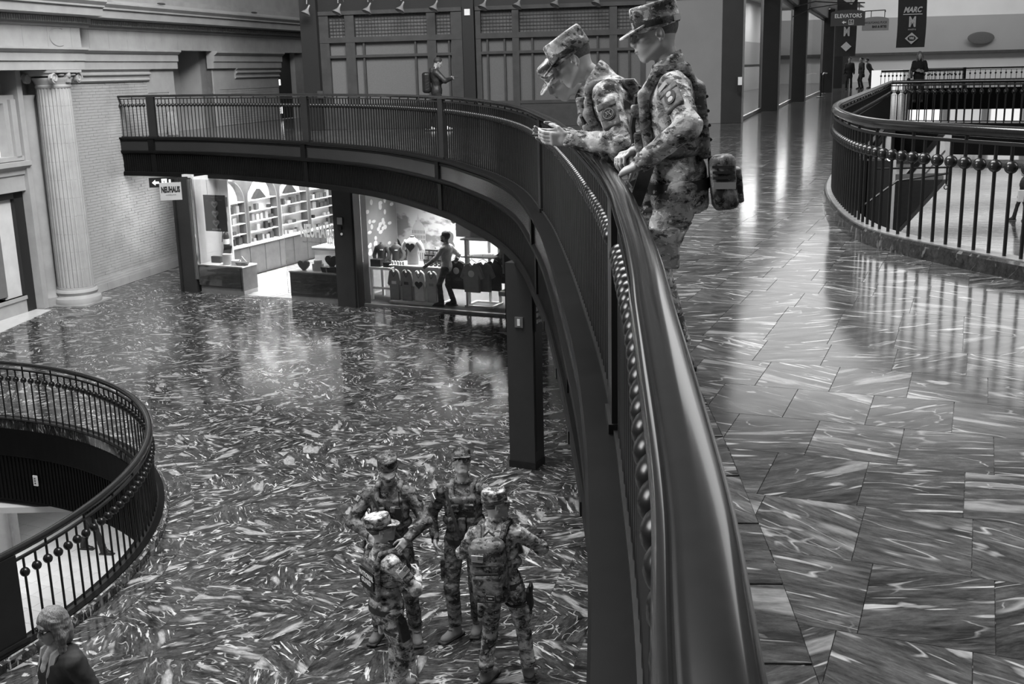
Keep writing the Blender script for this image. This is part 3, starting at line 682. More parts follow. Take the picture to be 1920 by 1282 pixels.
# passage with a dark gate between stone wall and panelled front
pg = struct(obj('wall_passage', None, None))
a = MB(); a.M = Matrix.Translation((W0.x, W0.y, 0)) @ Matrix.Rotation(math.atan2(WU.y, WU.x), 4, 'Z')
wb(a, 11.62, 13.3, -.34, -.28, 0, 2.35); a.build('dark_gate', M['black'], pg)
a = MB(); a.M = Matrix.Translation((W0.x, W0.y, 0)) @ Matrix.Rotation(math.atan2(WU.y, WU.x), 4, 'Z')
wb(a, 13.3, 16.5, -.5, -.1, 0, 2.4); a.build('passage_wall', M['lime2'], pg)
a = MB(); a.M = Matrix.Translation((W0.x, W0.y, 0)) @ Matrix.Rotation(math.atan2(WU.y, WU.x), 4, 'Z')
for z0, z1 in ((2.02, 2.2), (1.72, 1.95), (1.15, 1.35), (.18, .42)): wb(a, 11.9, 12.06, -.28, -.25, z0, z1); wb(a, 12.16, 12.32, -.28, -.25, z0, z1)
a.build('gate_light', emit('daylight_through_gate', .9, 2.0), pg)

# ================================================================ storefront row at right, seen down its length
PIL = [(6.05, 29.65), (8.68, 36.8), (11.65, 44.9), (16.3, 57.5), (19.1, 65.5), (22.8, 76.5)]
RD = Vector((.365, .931)); RN = Vector((.931, -.365))
def glass2():
    m, nt, b = _mat('clear_shop_glass'); N = NT(nt); tr = N.n('ShaderNodeBsdfTransparent'); tr.inputs[0].default_value = (.93, .93, .93, 1); gl = N.n('ShaderNodeBsdfGlossy'); gl.inputs['Roughness'].default_value = .03
    mx = N.n('ShaderNodeMixShader'); mx.inputs[0].default_value = .08; N.l(tr.outputs[0], mx.inputs[1]); N.l(gl.outputs[0], mx.inputs[2]); N.l(mx.outputs[0], nt.nodes['Material Output'].inputs[0]); nt.nodes.remove(b); return m
M['glass2'] = glass2()
sr_ = struct(obj('wall_right', None, None)); M['pil'] = plain('dark_brown_pier', .026, .42, 0, .12, 3)
for k, (x, y) in enumerate(PIL):
    wd = .52 if k < 4 else .6
    a = MB(); a.box((x - .22, y + .15, 2.0), (wd, .42, 4.0), math.atan2(RN.y, RN.x) * 0); a.build('pier', M['pil'], sr_)
    MB().box((x + .07, y + .12, 2.0), (.06, .30, 4.0)).build('pier_trim', M['steel'], sr_)
    if k < 5:
        q = Vector(PIL[k + 1]) + Vector((-.44, .0)); L = (q - Vector((x, y))).length; ang = math.atan2(q.y - y, q.x - x); c = (q + Vector((x, y))) / 2
        MB().box((c.x, c.y, 3.85), (L, .35, .55), ang).build('lintel', plain('pale_lintel', .22, .5), sr_)
        MB().box((c.x - .02, c.y, 3.52), (L, .10, .12), ang).build('lintel_trim', M['pil'], sr_)
        MB().box((c.x - .05, c.y, 1.75), (L - .5, .012, 3.4), ang).build('pane', M['glass2'], sr_)
        MB().box((c.x - .05, c.y, .05), (L - .4, .07, .10), ang).build('sill', M['steel'], sr_)
MB().box((6.0, 29.40, 1.06), (.10, .03, .20)).build('switch_plate', M['textwhite'], sr_)
MB().box((6.0, 29.40, .86), (.10, .03, .14)).build('switch_box', M['black'], sr_)
# rooms behind the glass: pale walls with a grey dado, dark rail
rm = struct(obj('wall_shop_row', None, None)); q0, q1 = Vector((1.2, 31.8)), Vector((18.5, 78.5)); 
for nm, z0, z1, g, o_ in (('upper_wall', 2.7, 5, .62, 0), ('mid_wall', 1.45, 2.7, .34, 0), ('wall_rail', 1.38, 1.45, .05, .05), ('lower_wall', 0, 1.38, .45, 0)):
    c = (q0 + q1) / 2; L = (q1 - q0).length; MB().box((c.x + o_, c.y, (z0 + z1) / 2), (L, .2, z1 - z0), math.atan2(q1.y - q0.y, q1.x - q0.x)).build(nm, plain(nm + '_paint', g, .7), rm)
struct(MB().box((10.2, 55, 5.0), (10, 52, .1), -.36).build('ceiling', M['offwhite']))
for i in range(6):
    c = Vector((4.2, 34)).lerp(Vector((18.5, 71)), i / 5); area('shop_row_ceiling_light', (c.x, c.y, 4.8), (c.x, c.y, 0), 2.2, 4.5, 260)
# far end wall of the hall
fw = struct(MB().box((30, 82, 6), (70, .6, 12), -.12).build('wall_far', plain('pale_end_wall', .55, .8, 0, .05, .4)))
MB().box((30, 81.5, 3.15), (70, .3, 2.5), -.12).build('grey_band', plain('grey_band_paint', .28, .7, 0, .06, .3), fw)
MB().box((30, 81.3, 1.93), (70, .3, .16), -.12).build('dark_trim', M['frame'], fw)
a = MB(); a.M = Matrix.Translation((33.2, 80.65, 2.85)); a.ball((0, 0, 0), (.95, .02, .42), 20, 10); a.build('oval_emblem', plain('dark_oval', .08, .6), fw, True)
# ================================================================ lower shops under the bridge
SDn = SD.normalized(); SB = Vector((.431, .903)).normalized()
sf = frame('wall_shopfront', SA, SDn, LOW)      # x along the front, +y into the shops, z from the lower floor
def sb(mb, x0, x1, y0, y1, z0, z1): mb.span((x0, y0, z0), (x1, y1, z1)); return mb
def sw(x, y): return SA + SDn * x + SB * y
SHR = math.atan2(SDn.y, SDn.x)
def sthing(name, label, cat, x, y, z, group=None, rz=0): p = sw(x, y); return thing(name, label, cat, (p.x, p.y, LOW + z), SHR + rz, group)
for x0, x1, y0, y1 in ((-.48, .05, -.12, .25), (4.48, 5.05, -.38, .15), (8.75, 9.5, -.2, .4)): sb(MB(), x0, x1, y0, y1, 0, 2.86).build('pier', M['pil'], sf)
for x in (-.40, 4.98): sb(MB(), x, x + .03, -.40 if x > 0 else -.14, -.38 if x > 0 else -.12, 0, 2.86).build('pier_bead', M['bronze'], sf)
for x in (.03, .075, .12): sb(MB(), x, x + .022, -.12, -.05, .35, 2.86).build('frame_strip', M['steel'], sf)
SM = Matrix.Translation((SA.x, SA.y, LOW)) @ Matrix.Rotation(math.atan2(SDn.y, SDn.x), 4, 'Z')
def sst(name, mat, *bx): m_ = MB(); m_.M = SM; sb(m_, *bx); return struct(m_.build(name, mat))
sst('wall_rear', M['offwhite'], -.9, 9.5, 6.9, 7.1, 0, 2.9)
sst('wall_return', M['white'], 0.02, .10, .05, .90, 0, 2.9)
sst('wall_side', M['white'], -.75, -.42, .6, 7, 0, 2.9)
sst('wall_party', M['offwhite'], 4.2, 4.5, .1, 6.9, 0, 2.9)
wfl = sst('floor', plain('pale_herringbone_floor', .30, .35, 0, .15, 6), -.3, 4.25, .0, 6.9, .001, .012)
pk = MB()
for i in range(26):
    for j in range(9): pk.M = SM @ Matrix.Translation((.1 + j * .48 , .3 + i * .25, .014)) @ Matrix.Rotation(radians(45 if j % 2 else -45), 4, 'Z'); pk.box((0, 0, 0), (.56, .13, .006))
stuff(pk.build('parquet_block', plain('parquet', .32, .35, 0, .2, 3), wfl))
sst('floor', plain('dark_carpet', .06, .9), 4.5, 9.5, .02, 6.9, .001, .012)
for i in range(3):
    for x, p in ((1.9, 150), (6.6, 310)):
        q = sw(x, 1.5 + 2.0 * i); area('shop_ceiling_light', (q.x, q.y, LOW + 2.80), (q.x, q.y, LOW), 3.0, 1.6, p, 95)
pa = MB(); sb(pa, 2.96, 4.48, -.24, -.228, .20, 2.86); sb(pa, .15, 1.52, -.13, -.118, .22, 2.86); pa.build('pane', M['glass'], sf)
sb(MB(), 5.05, 8.75, -.10, -.088, .05, 2.86).build('pane', M['glass'], sf)
sb(MB(), 5.05, 8.75, -.14, -.04, .0, .05).build('sill', M['steel'], sf)
# plinths in the window
M['oak'] = plain('mid_brown_cabinet', .12, .45, 0, .2, 4)
for lab, x0, x1, y0, y1 in (('low window cabinet by the left shop entrance with a pale top', .16, 1.50, -.08, .48), ('low window cabinet right of the shop entrance, in front of the marble counter', 3.00, 4.46, -.18, .55)):
    c = sthing('window_cabinet', lab, 'cabinet', (x0 + x1) / 2, (y0 + y1) / 2, 0); w_, d_ = x1 - x0, y1 - y0
    MB().box((0, 0, .41), (w_, d_, .58)).build('body', M['oak'], c); MB().box((0, 0, .06), (w_, d_ - .02, .12)).build('kickboard', M['steel'], c); MB().box((0, 0, .715), (w_ + .03, d_ + .03, .03)).build('top', M['white'], c)
    MB().box((w_ / 2 - .05, -d_ / 2 - .005, .41), (.05, .02, .58)).build('corner_strip', M['frame'], c)
c = sthing('counter', 'white marble sales counter inside the chocolate shop', 'counter', 3.25, 2.2, 0)
MB().box((0, 0, .46), (1.8, .8, .92)).build('front', plain('pale_marble_front', .55, .3, 0, .25, 3), c); MB().box((0, 0, .94), (1.88, .9, .05)).build('top_edge', M['oak'], c); MB().box((0, 0, .98), (1.88, .9, .03)).build('top', M['white'], c)
# arched shelving along the left wall: panelled base, ledge, four arched bays
sh_ = sthing('shelf_unit', 'long lit shelving wall of four arched bays above wood panelled cupboards', 'shelving', -.42, .9, 0)   # local x along front, y depth
MB().box((.13, 3.0, .44), (.40, 6.0, .80)).build('cupboard_base', M['oak'], sh_); MB().box((.15, 3.0, .86), (.46, 6.0, .04)).build('ledge', M['white'], sh_)
for k in range(9): MB().box((.335, .35 + k * .66, .44), (.015, .62, .72)).build('cupboard_door', M['oak'], sh_)
bayw = 1.42
back = plain('lit_white_back', .80, .6)
MB().box((-.03, 3.0, 1.85), (.04, 6.0, 1.95)).build('back_panel', back, sh_)
for k in range(4):
    y0 = .05 + k * bayw; yc = y0 + bayw / 2; R_ = bayw / 2 - .06
    pts = [(y0, .88), (y0 + .06, .88), (y0 + .06, 2.0)] + [(yc - R_ * cos(t), 2.0 + R_ * sin(t)) for t in np.linspace(0, pi, 15)] + [(y0 + bayw - .06, .88), (y0 + bayw, .88), (y0 + bayw, 2.85), (y0, 2.85)]
    MB().prism(pts, -.01, .24, 'x').build('arch', M['oak'], sh_)
    MB().tube([(.245, y0 + .07, .9), (.245, y0 + .07, 2.0)] + [(.245, yc - (R_ - .01) * cos(t), 2.0 + (R_ - .01) * sin(t)) for t in np.linspace(0, pi, 15)][1:] + [(.245, y0 + bayw - .07, .9)], .012, 5).build('arch_trim', M['steel'], sh_)
    for z in (1.16, 1.44, 1.72, 2.02): MB().box((.11, yc, z), (.22, bayw - .12, .022)).build('shelf', M['white'], sh_)
    q = sw(-.42 + .5, .9 + yc); area('shelf_light', (q.x, q.y, LOW + 2.7), (sw(-.4, .9 + yc).x, sw(-.4, .9 + yc).y, LOW + 1.5), .3, 1.2, 48)
rs = random.Random(3); shades = [plain('box_paper_%d' % i, g, .4) for i, g in enumerate((.03, .12, .3, .06, .5))]
ORD = ['first', 'second', 'third', 'fourth', 'fifth', 'sixth', 'seventh']; SHN = ['ledge', 'lowest shelf', 'middle shelf', 'upper shelf']; TONE = ['black', 'dark grey', 'mid grey', 'charcoal', 'pale']
bme = {}
n_ = 0
for k in range(4):
    for zi, z in enumerate((.88, 1.171, 1.451, 1.731)):
        y = .05 + k * bayw + .12; c_ = 0
        while y < .05 + (k + 1) * bayw - .2:
            if rs.random() < (.97 if k == 0 else .8):
                s_ = rs.choice((.08, .10, .13, .17)); h_ = rs.choice((.09, .13, .17, .20)); mi = rs.randrange(5); key = (s_, h_, mi)
                if key not in bme:
                    m_ = MB().box((0, 0, h_ / 2), (.09, s_, h_), ch=.008).mesh('sweet_box'); m_.materials.append(shades[mi]); bme[key] = m_
                p = sw(-.42 + .12, .9 + y + s_ / 2); o = obj('sweet_box', bme[key]); o.location = (p.x, p.y, LOW + z + .0005); o.rotation_euler = (0, 0, SHR + rs.uniform(-.15, .15)); tag(o, '%s box, %s from the front, %s of the %s arch' % (TONE[mi], ORD[c_], SHN[zi], ORD[k]), 'box', 'boxes on the arched shelves'); c_ += 1
            y += .19
for k, (x, h_) in enumerate(((.75, 0), (1.2, 0), (2.3, 0))): pass
# dark pitched roof-shaped display boxes in the arch heads
for k in (1, 2):
    p = sw(-.30, .9 + .05 + k * bayw + bayw / 2); o = MB().prism([(-.26, 0), (.26, 0), (.0, .26)], -.06, .06, 'x').build('gift_bag', shades[0]); o.location = (p.x, p.y, LOW + 2.032); o.rotation_euler = (0, 0, SHR); tag(o, 'dark triangular gift box in the head of the %s arch' % ('second' if k == 1 else 'third'), 'gift box')
# hanging poster with three hearts
M['poster'] = plain('dark_grey_poster', .055, .6)
ps = sthing('poster', 'dark hanging poster with three heart shapes in the shop window', 'poster', .55, -.03, 0)
MB().box((.22, 0, 2.03), (.68, .012, .90)).build('sheet', M['poster'], ps)
for dx in (.02, .42): MB().tube([(dx, 0, 2.48), (dx, 0, 2.86)], .004, 5).build('cord', M['steel'], ps)
def heart(cx, cz, s): return [(cx + s * .062 * 16 * sin(t) ** 3 / 1.0, cz + s * .062 * (13 * cos(t) - 5 * cos(2 * t) - 2 * cos(3 * t) - cos(4 * t))) for t in np.linspace(0, 2 * pi, 29)[:-1]]
for i, z in enumerate((2.25, 2.02, 1.79)):
    MB().prism(heart(.22, z, .105), -.012, -.007, 'y').build('heart', M['textwhite'], ps); MB().prism(heart(.22, z - .01, .05), -.016, -.011, 'y').build('heart_centre', shades[1], ps)
PM = lambda x, y, z: plane_M((x, y, z), (1, 0, 0), (0, 0, 1))
text('lettering', 'share the', .055, M['textgrey'], ps, PM(.22, -.008, 2.42)); text('lettering', 'gourmandising of love', .055, M['textgrey'], ps, PM(.22, -.008, 2.36)); text('lettering', 'NEUHAUS', .06, M['textwhite'], ps, PM(.22, -.008, 1.63), bold=.003)
# white lettering on the pane
pl_ = sthing('window_lettering', 'white shop lettering on the glass in front of the marble counter', 'lettering', 3.72, -.25, 0)
text('letters', 'NEUHAUS', .42, M['textwhite'], pl_, PM(.20, -.002, 1.72), sx=.50, bold=.014); text('letters', 'MAITRE CHOCOLATIER BELGIQUE', .06, M['textgrey'], pl_, PM(.20, -.002, 1.47), sx=.9)
# wall things at left: picture, small box, extinguisher, case of boxes
o = sthing('shelf_box', 'open dark box of trays fixed high on the white return wall', 'box', .32, .80, 0); MB().box((-.10, 0, 2.20), (.4, .22, .24)).build('case', M['frame'], o); [MB().box((-.08, -.10, 2.14 + .05 * i), (.34, .06, .02)).build('tray', M['white'], o) for i in range(3)]
sst('wall_return', M['white'], .05, .46, .88, .93, .7, 2.9)
o = sthing('notice', 'small framed notice on the white wall above the fire extinguisher', 'notice', .26, .86, 0); MB().box((0, 0, 1.82), (.24, .03, .22)).build('frame', M['steel'], o); MB().box((0, -.02, 1.82), (.09, .01, .12)).build('print', shades[1], o)
o = sthing('switch', 'white switch plate below the framed notice', 'switch', .24, .865, 0); MB().box((0, 0, 1.56), (.10, .02, .10)).build('plate', M['white'], o); MB().tube([(.01, -.008, 1.56), (.01, -.03, 1.56)], .018, 8).build('knob', M['black'], o)
fe = sthing('fire_extinguisher', 'dark fire extinguisher with pale label hanging on the white shop wall', 'fire extinguisher', .36, .78, .98)
MB().lathe([(.07, 0), (.078, .02), (.078, .36), (.06, .42), (.025, .45), (.025, .50)], 16).build('cylinder', shades[0], fe, 50); MB().lathe([(.080, .15), (.080, .28)], 16).build('label_band', M['textwhite'], fe); MB().tube([(0, 0, .50), (.05, -.02, .54), (.10, -.03, .54)], .014, 6).build('handle', M['black'], fe); MB().tube([(0, 0, .48), (-.08, -.02, .46), (-.10, -.04, .2)], .011, 6).build('hose', M['black'], fe)
# items on the cabinets
def pot(label, x, y, z, r, h, mat): o = sthing('display_drum', label, 'display stand', x, y, z); MB().lathe([(r, 0), (r, h - .01), (r - .01, h)], 20).build('drum', mat, o, 40); return o
o = pot('tall white round stand with a tilted card on the left window cabinet', .86, .18, .731, .13, .26, M['white'])
mb = MB(); mb.M = Matrix.Translation((.02, 0, .37)) @ Matrix.Rotation(radians(-20), 4, 'X'); mb.box((0, 0, 0), (.24, .02, .2)); mb.build('card', shades[3], o)
pot('low white round stand on the left window cabinet', 1.15, .14, .731, .12, .12, M['white'])
o = sthing('basket', 'dark wrapped basket on the left window cabinet corner', 'basket', 1.36, .12, .731); MB().prism([(-.10, 0), (.10, 0), (.17, .09), (-.16, .07)], -.09, .09, 'y').build('basket_body', shades[3], o); MB().tube([(-.12, 0, .08), (0, 0, .22), (.13, 0, .09)], .01, 6).build('basket_handle', M['steel'], o)
o = sthing('box_row', 'dark box standing at the left end of the window cabinet', 'box', .42, .30, .731); MB().box((0, 0, .08), (.3, .1, .16), ch=.01).build('carton', shades[0], o)
pot('white round hat box on the right window cabinet', 3.60, .15, .731, .14, .16, M['white'])
o = pot('small white box on top of the round hat box', 3.61, .15, .892, .10, .08, M['white'])
o = sthing('heart_box', 'dark heart shaped box standing at the left of the right cabinet', 'heart box', 3.30, .0, .731); MB().prism(heart(0, .12, .16), -.03, .03, 'y').build('heart_body', shades[1], o)
o = sthing('gift_box', 'flat dark gift box with bow on the right window cabinet', 'gift box', 4.06, .02, .731); MB().prism([(-.18, 0), (.18, 0), (.22, .12), (-.22, .12)], -.12, .12, 'y').build('box_body', shades[3], o); MB().tube([(-.05, -.13, .1), (-.02, -.14, -.06)], .012, 6).build('ribbon', M['white'], o)
o = sthing('heart_box', 'dark glossy heart box standing upright on the flat gift box', 'heart box', 4.08, .05, .852); MB().prism(heart(0, .13, .18), -.03, .03, 'y').build('heart_body', shades[0], o)
for i, (x, lab) in enumerate(((2.75, 'white striped bag standing on the marble counter'), (3.15, 'clear dome of sweets on the marble counter'))):
    o = sthing('counter_display', lab, 'display', x, 2.1, .996)
    if i == 0:
        MB().box((0, 0, .2), (.26, .2, .40)).build('bag', M['white'], o); [MB().box((-.09 + .06 * j, -.103, .2), (.012, .006, .38)).build('stripe', M['steel'], o) for j in range(4)]
    else:
        MB().prism([(-.18, 0), (.18, 0), (.18, .16), (.0, .30), (-.18, .16)], -.15, .15, 'y').build('dome', M['white'], o); MB().box((0, -.17, .07), (.28, .04, .08)).build('sweets', shades[0], o)
sst('door_2', M['oak'], .9, 1.7, 6.80, 6.9, 0, 2.6)
# ---- projecting sign of the shop, arrow sign behind it
p = Vector((-8.12, 27.1))
sg = thing('shop_sign', 'square projecting shop sign under the left end of the bridge', 'sign', (p.x, p.y, -1.36), .25)
MB().box((0, 0, .20), (.50, .06, .42)).build('sign_board', plain('grey_sign_face', .36, .6), sg); MB().tube([(.2, 0, .40), (.2, 0, .50)], .015, 6).build('hanger', M['bronze'], sg)
text('lettering', 'NEUHAUS', .19, M['black'], sg, PM(0, -.034, .24), sx=.50, bold=.009); text('lettering', 'CHOCOLATIER', .035, M['textgrey'], sg, PM(0, -.034, .12))
ar = thing('direction_sign', 'black arrow sign with lift and restroom symbols beside the shop sign', 'sign', (-8.85, 28.4, -1.06), .1)
MB().box((.3, 0, 0), (.95, .05, .24)).build('sign_board', M['black'], ar)
MB().prism([(-.10, .0), (-.02, .07), (-.02, .025), (.07, .025), (.07, -.025), (-.02, -.025), (-.02, -.07)], -.032, -.026, 'y').build('arrow', M['lit'], ar)
MB().box((.20, -.03, 0), (.13, .008, .18)).build('symbol', M['lit'], ar); MB().box((.38, -.03, 0), (.13, .008, .14)).build('symbol', M['lit'], ar); MB().box((.2, -.036, 0), (.02, .008, .10)).build('symbol_figure', M['black'], ar)
# ---- souvenir shop
mu = sthing('mural', 'large printed mural of a domed capitol building, trees and clouds on the shop wall', 'mural', 0, 2.4, 0)
m_, nt, b_ = _mat('printed_sky'); N_ = NT(nt); tc = N_.n('ShaderNodeTexCoord').outputs['Object']
cl_ = N_.ramp(N_.noise(N_.mapping(tc, (1.1, 1, 1.9)), 1.5, 5, .55), [(.42, .20), (.52, .55)]); N_.l(cl_, b_.inputs['Base Color']); b_.inputs['Roughness'].default_value = .7
MB().box((5.13, .03, 1.4), (1.86, .04, 2.8)).build('sheet', m_, mu)
T1, T2, T3 = plain('print_building', .42, .7), plain('print_tree', .02, .7), plain('print_midgrey', .10, .7)
CX, CZ = 5.13, .72
dome = [(-.22, .0), (-.22, .28), (-.20, .28), (-.20, .44), (-.21, .44), (-.20, .55)] + [(-.19 * cos(t), .56 + .26 * sin(t)) for t in np.linspace(0, 1.25, 7)] + [(-.04, .84), (-.035, .93), (-.012, .95), (0, 1.06)]
dome = dome + [(-x, z) for x, z in dome[::-1][1:]]
MB().prism([(CX + x * .95, CZ + .18 + z * .92) for x, z in dome], -.006, .0, 'y').build('dome', T1, mu)
mb = MB(); mb.box((CX + .12, -.004, CZ + .06), (.95, .006, .28)); mb.prism([(CX - .25, CZ + .2), (CX + .25, CZ + .2), (CX, CZ + .28)], -.008, -.002, 'y'); mb.build('building', T1, mu)
mb = MB()
for i in range(16): mb.box((CX - .32 + i * .058, -.009, CZ + .07), (.018, .004, .17))
for z in (.26, .37, .5):
    for i in range(9): mb.box((CX - .17 + i * .042, -.009, CZ + .18 + z), (.014, .004, .08))
mb.build('window_row', T3, mu)
def blob(cx, cz, r, n=18, s=5): rr = random.Random(s); return [(cx + r * (1 + rr.uniform(-.18, .12)) * cos(2 * pi * i / n), cz + 1.25 * r * (1 + rr.uniform(-.15, .12)) * sin(2 * pi * i / n)) for i in range(n)]
for i, (x, z, r) in enumerate(((4.36, .95, .26), (4.30, 1.2, .2), (4.64, .85, .16), (4.8, .92, .14), (5.98, 1.05, .18), (6.0, 1.3, .12))): MB().prism(blob(x, z, r, 18, i), -.011 - .001 * i, -.003, 'y').build('tree', T2 if i not in (2, 4, 5) else T3, mu)
MB().prism([(5.50, .62), (5.68, .62), (5.63, .8), (5.59, 1.05), (5.55, .8)], -.012, -.003, 'y').build('tree', T2, mu)
MB().box((5.13, -.006, .45), (1.86, .02, .34)).build('lawn', T2, mu)
sst('trim_8', M['white'], 3.9, 4.20, 2.38, 2.46, 0, 2.9); sst('wall_mural', M['offwhite'], 6.06, 9.4, 2.40, 2.6, 0, 2.9)
bl_ = sthing('blossom_panel', 'tall printed panel of white blossoms left of the mural', 'wall panel', 4.505, 1.5, 0)
MB().box((.01, .0, 1.45), (.02, 1.7, 2.7)).build('sheet', plain('print_soft_grey', .30, .7, 0, .2, 1), bl_)
mb = MB(); rr = random.Random(5)
for i in range(34):
    y, z = rr.gauss(0, .38), rr.choice((2.1, 1.7, 1.2)) + rr.gauss(0, .14); mb.ball((.022, y, z), (.006, .05 + rr.random() * .05, .035 + rr.random() * .04), 7, 5)
mb.build('blossom', M['textwhite'], bl_); sst('trim_9', M['frame'], 4.50, 4.56, .55, .70, 0, 2.9)
tb = sthing('display_table', 'white legged side table with dark stock on it', 'table', 5.12, .80, 0)
MB().box((0, 0, .78), (.62, .6, .06)).build('tabletop', M['white'], tb)
for sx in (-.27, .27):
    for sy in (-.25, .25): MB().box((sx, sy, .375), (.06, .06, .75)).build('leg', M['white'], tb)
MB().box((0, -.25, .30), (.54, .04, .05)).build('stretcher', M['white'], tb)
bx = sthing('stock_box', 'dark box lying on the white side table', 'box', 4.98, .62, .811); MB().box((0, 0, .09), (.28, .16, .18), ch=.01).build('carton', M['black'], bx)
bx = sthing('stock_box', 'second dark box at the right of the white side table', 'box', 5.30, .62, .811); MB().box((0, 0, .06), (.22, .16, .12), ch=.01).build('carton', M['black'], bx)
ct = sthing('display_counter', 'pale display counter hung with four T-shirts and set with mugs', 'counter', 6.13, .62, 0)
MB().box((0, .12, .45), (1.26, .4, .88)).build('body', M['offwhite'], ct); MB().box((0, .05, .90), (1.34, .62, .03)).build('top', M['white'], ct); MB().box((0, 0, .03), (1.34, .62, .06)).build('plinth', M['white'], ct)
def tee_outline(w=.25, h=.66, sl=.14, drop=.20): return [(-w, 0), (-w * .98, h * .66), (-w - sl * .55, h * .46), (-w - sl * 1.25, h * .52), (-w * 1.05, h * .90), (-w * .72, h * .97), (-w * .34, h), (-w * .2, h * .94), (0, h * .91), (w * .2, h * .94), (w * .34, h), (w * .72, h * .97), (w * 1.05, h * .90), (w + sl * 1.25, h * .52), (w + sl * .55, h * .46), (w * .98, h * .66), (w, 0)]
def tee(parent, x, y, z, mat, th=.05, w=.23, h=.66, sl=.13, name='shirt', rz=0):
    a = MB(); pts = tee_outline(w, h, sl); n = len(pts); a.M = Matrix.Translation((x, y, z)) @ Matrix.Rotation(rz, 4, 'Z')
    vs = []
    for yy, k in ((-th * .2, .0), (-th, .035), (th, .035), (th * .2, .0)):
        cx, cz = 0, h * .5; vs += [(px * (1 - k) , yy, cz + (pz - cz) * (1 - k)) for px, pz in pts]
    vs = vs[n:2 * n] + vs[0:n] + vs[3 * n:] + vs[2 * n:3 * n]
    fs = [tuple(range(n))[::-1], tuple(range(3 * n, 4 * n))]
    for L_ in range(3): fs += [(L_ * n + i, L_ * n + (i + 1) % n, (L_ + 1) * n + (i + 1) % n, (L_ + 1) * n + i) for i in range(n)]
    a.add(vs, fs); return a.build(name, mat, parent)
G = lambda g: plain('shirt_grey_%d' % int(g * 100), g, .8, 0, .08, 12)
gs = [G(.26), G(.22), G(.62), G(.42), G(.03), G(.34)]
for i, (mi, lab) in enumerate(((0, 'grey T-shirt with a small print, first hung on the display counter front'), (1, 'darker grey T-shirt, second hung on the display counter front'), (2, 'white T-shirt with a dark heart hung on the display counter front'), (3, 'pale grey T-shirt, rightmost hung on the display counter front'))):
    t_ = sthing('t_shirt', lab, 't-shirt', 5.64 + i * .335, .30, .10); tee(t_, 0, 0, 0, gs[mi], .03, .125, .74, .05)
    MB().tube([(-.09, -.02, .70), (0, -.045, .56), (.09, -.02, .70)], .008, 5).build('neckline', gs[4], t_)
    if i == 2: MB().prism(heart(0, .40, .105), -.044, -.036, 'y').build('print', gs[4], t_)
    else: MB().box((0, -.04, .42), (.12, .008, .07)).build('print', (M['textwhite'], gs[4], gs[4], gs[0])[i], t_)
for j in range(2):
    for i in range(4):
        o = sthing('mug', 'small dark mug, %s from left in the %s row on the display counter' % (ORD[i], ('front', 'back')[j]), 'mug', 6.42 + i * .11, .50 + .14 * j, .916 + (0 if j == 0 else 0), 'mugs on the display counter'); MB().lathe([(.04, 0), (.042, .09), (.036, .09), (.034, .01)], 12).build('cup', gs[4], o, 40); MB().box((0, -.042, .05), (.05, .006, .03)).build('print', M['textwhite'], o)
st = sthing('mug_stand', 'dark stepped stand behind the mugs on the display counter', 'stand', 6.50, .78, .916); [MB().box((0, .05 * i - .02, .06 + .11 * i), (.58, .12, .10)).build('step', gs[4], st) for i in range(3)]
for j in range(2):
    for i in range(5):
        o = sthing('mug', 'small grey mug, %s from left on the %s step of the dark stand' % (ORD[i], ('lower', 'upper')[j]), 'mug', 6.28 + i * .11, .74 + .05 * j - .03, .916 + .112 + .11 * j, 'mugs on the stepped stand'); MB().lathe([(.035, 0), (.036, .07), (.03, .07), (.03, .01)], 10).build('cup', gs[0], o, 40)
for i in range(5):
    o = sthing('snow_globe', 'small pale souvenir, %s from left at the left end of the counter' % ORD[i], 'souvenir', 5.54 + i * .07, .42, .916, 'souvenirs on the counter'); MB().lathe([(.025, 0), (.025, .03), (.03, .04), (.022, .085), (.008, .095)], 10).build('globe', M['white'], o, 40)
def torso(label, x, y, z, mat, sc_=1, sleeves='short', pr=None):
    t_ = sthing('mannequin_torso', label, 'mannequin', x, y, z)
    a = MB(); pr_ = [(.15, .10, 0), (.16, .11, .12), (.13, .10, .28), (.165, .115, .45), (.19, .10, .54), (.10, .075, .60), (.055, .055, .63)]; n = 18; vs = []
    for rx, ry, zz in pr_: vs += [(rx * sc_ * cos(2 * pi * k / n), ry * sc_ * sin(2 * pi * k / n), zz * sc_) for k in range(n)]
    fs = [(i * n + k, i * n + (k + 1) % n, (i + 1) * n + (k + 1) % n, (i + 1) * n + k) for i in range(len(pr_) - 1) for k in range(n)] + [tuple(range(n))[::-1], tuple(range((len(pr_) - 1) * n, len(pr_) * n))]
    a.add(vs, fs); a.build('shirt', mat, t_, 60)
    for s in (-1, 1):
        pts = [(s * .15, 0, .53), (s * .22, 0, .44), (s * .25, 0, .34)] if sleeves == 'short' else [(s * .15, 0, .53), (s * .24, .02, .36), (s * .26, -.02, .26), (s * .18, -.10, .12)]
        MB().tube([tuple(c * sc_ for c in p) for p in pts], [.07 * sc_, .065 * sc_, .06 * sc_, .045 * sc_][:len(pts)], 10).build('sleeve', mat, t_, 60)
    MB().lathe([(.055 * sc_, 0), (.05 * sc_, .05)], 12, (0, 0, .62 * sc_)).build('neck_cap', M['steel'], t_)
    if pr == 'heart': MB().prism(heart(0, .42 * sc_, .12 * sc_), -.125 * sc_, -.10 * sc_, 'y').build('print', gs[4], t_)
    if pr == 'tag': MB().box((.05, -.115 * sc_, .46 * sc_), (.07, .02, .02)).build('print', M['textwhite'], t_)
torso('dark long sleeved torso form, left one on the side table', 4.95, .90, .811, gs[4], .80, 'long', 'tag'); torso('dark long sleeved torso form beside the white one', 5.33, .95, .811, gs[4], .80, 'long', 'tag')
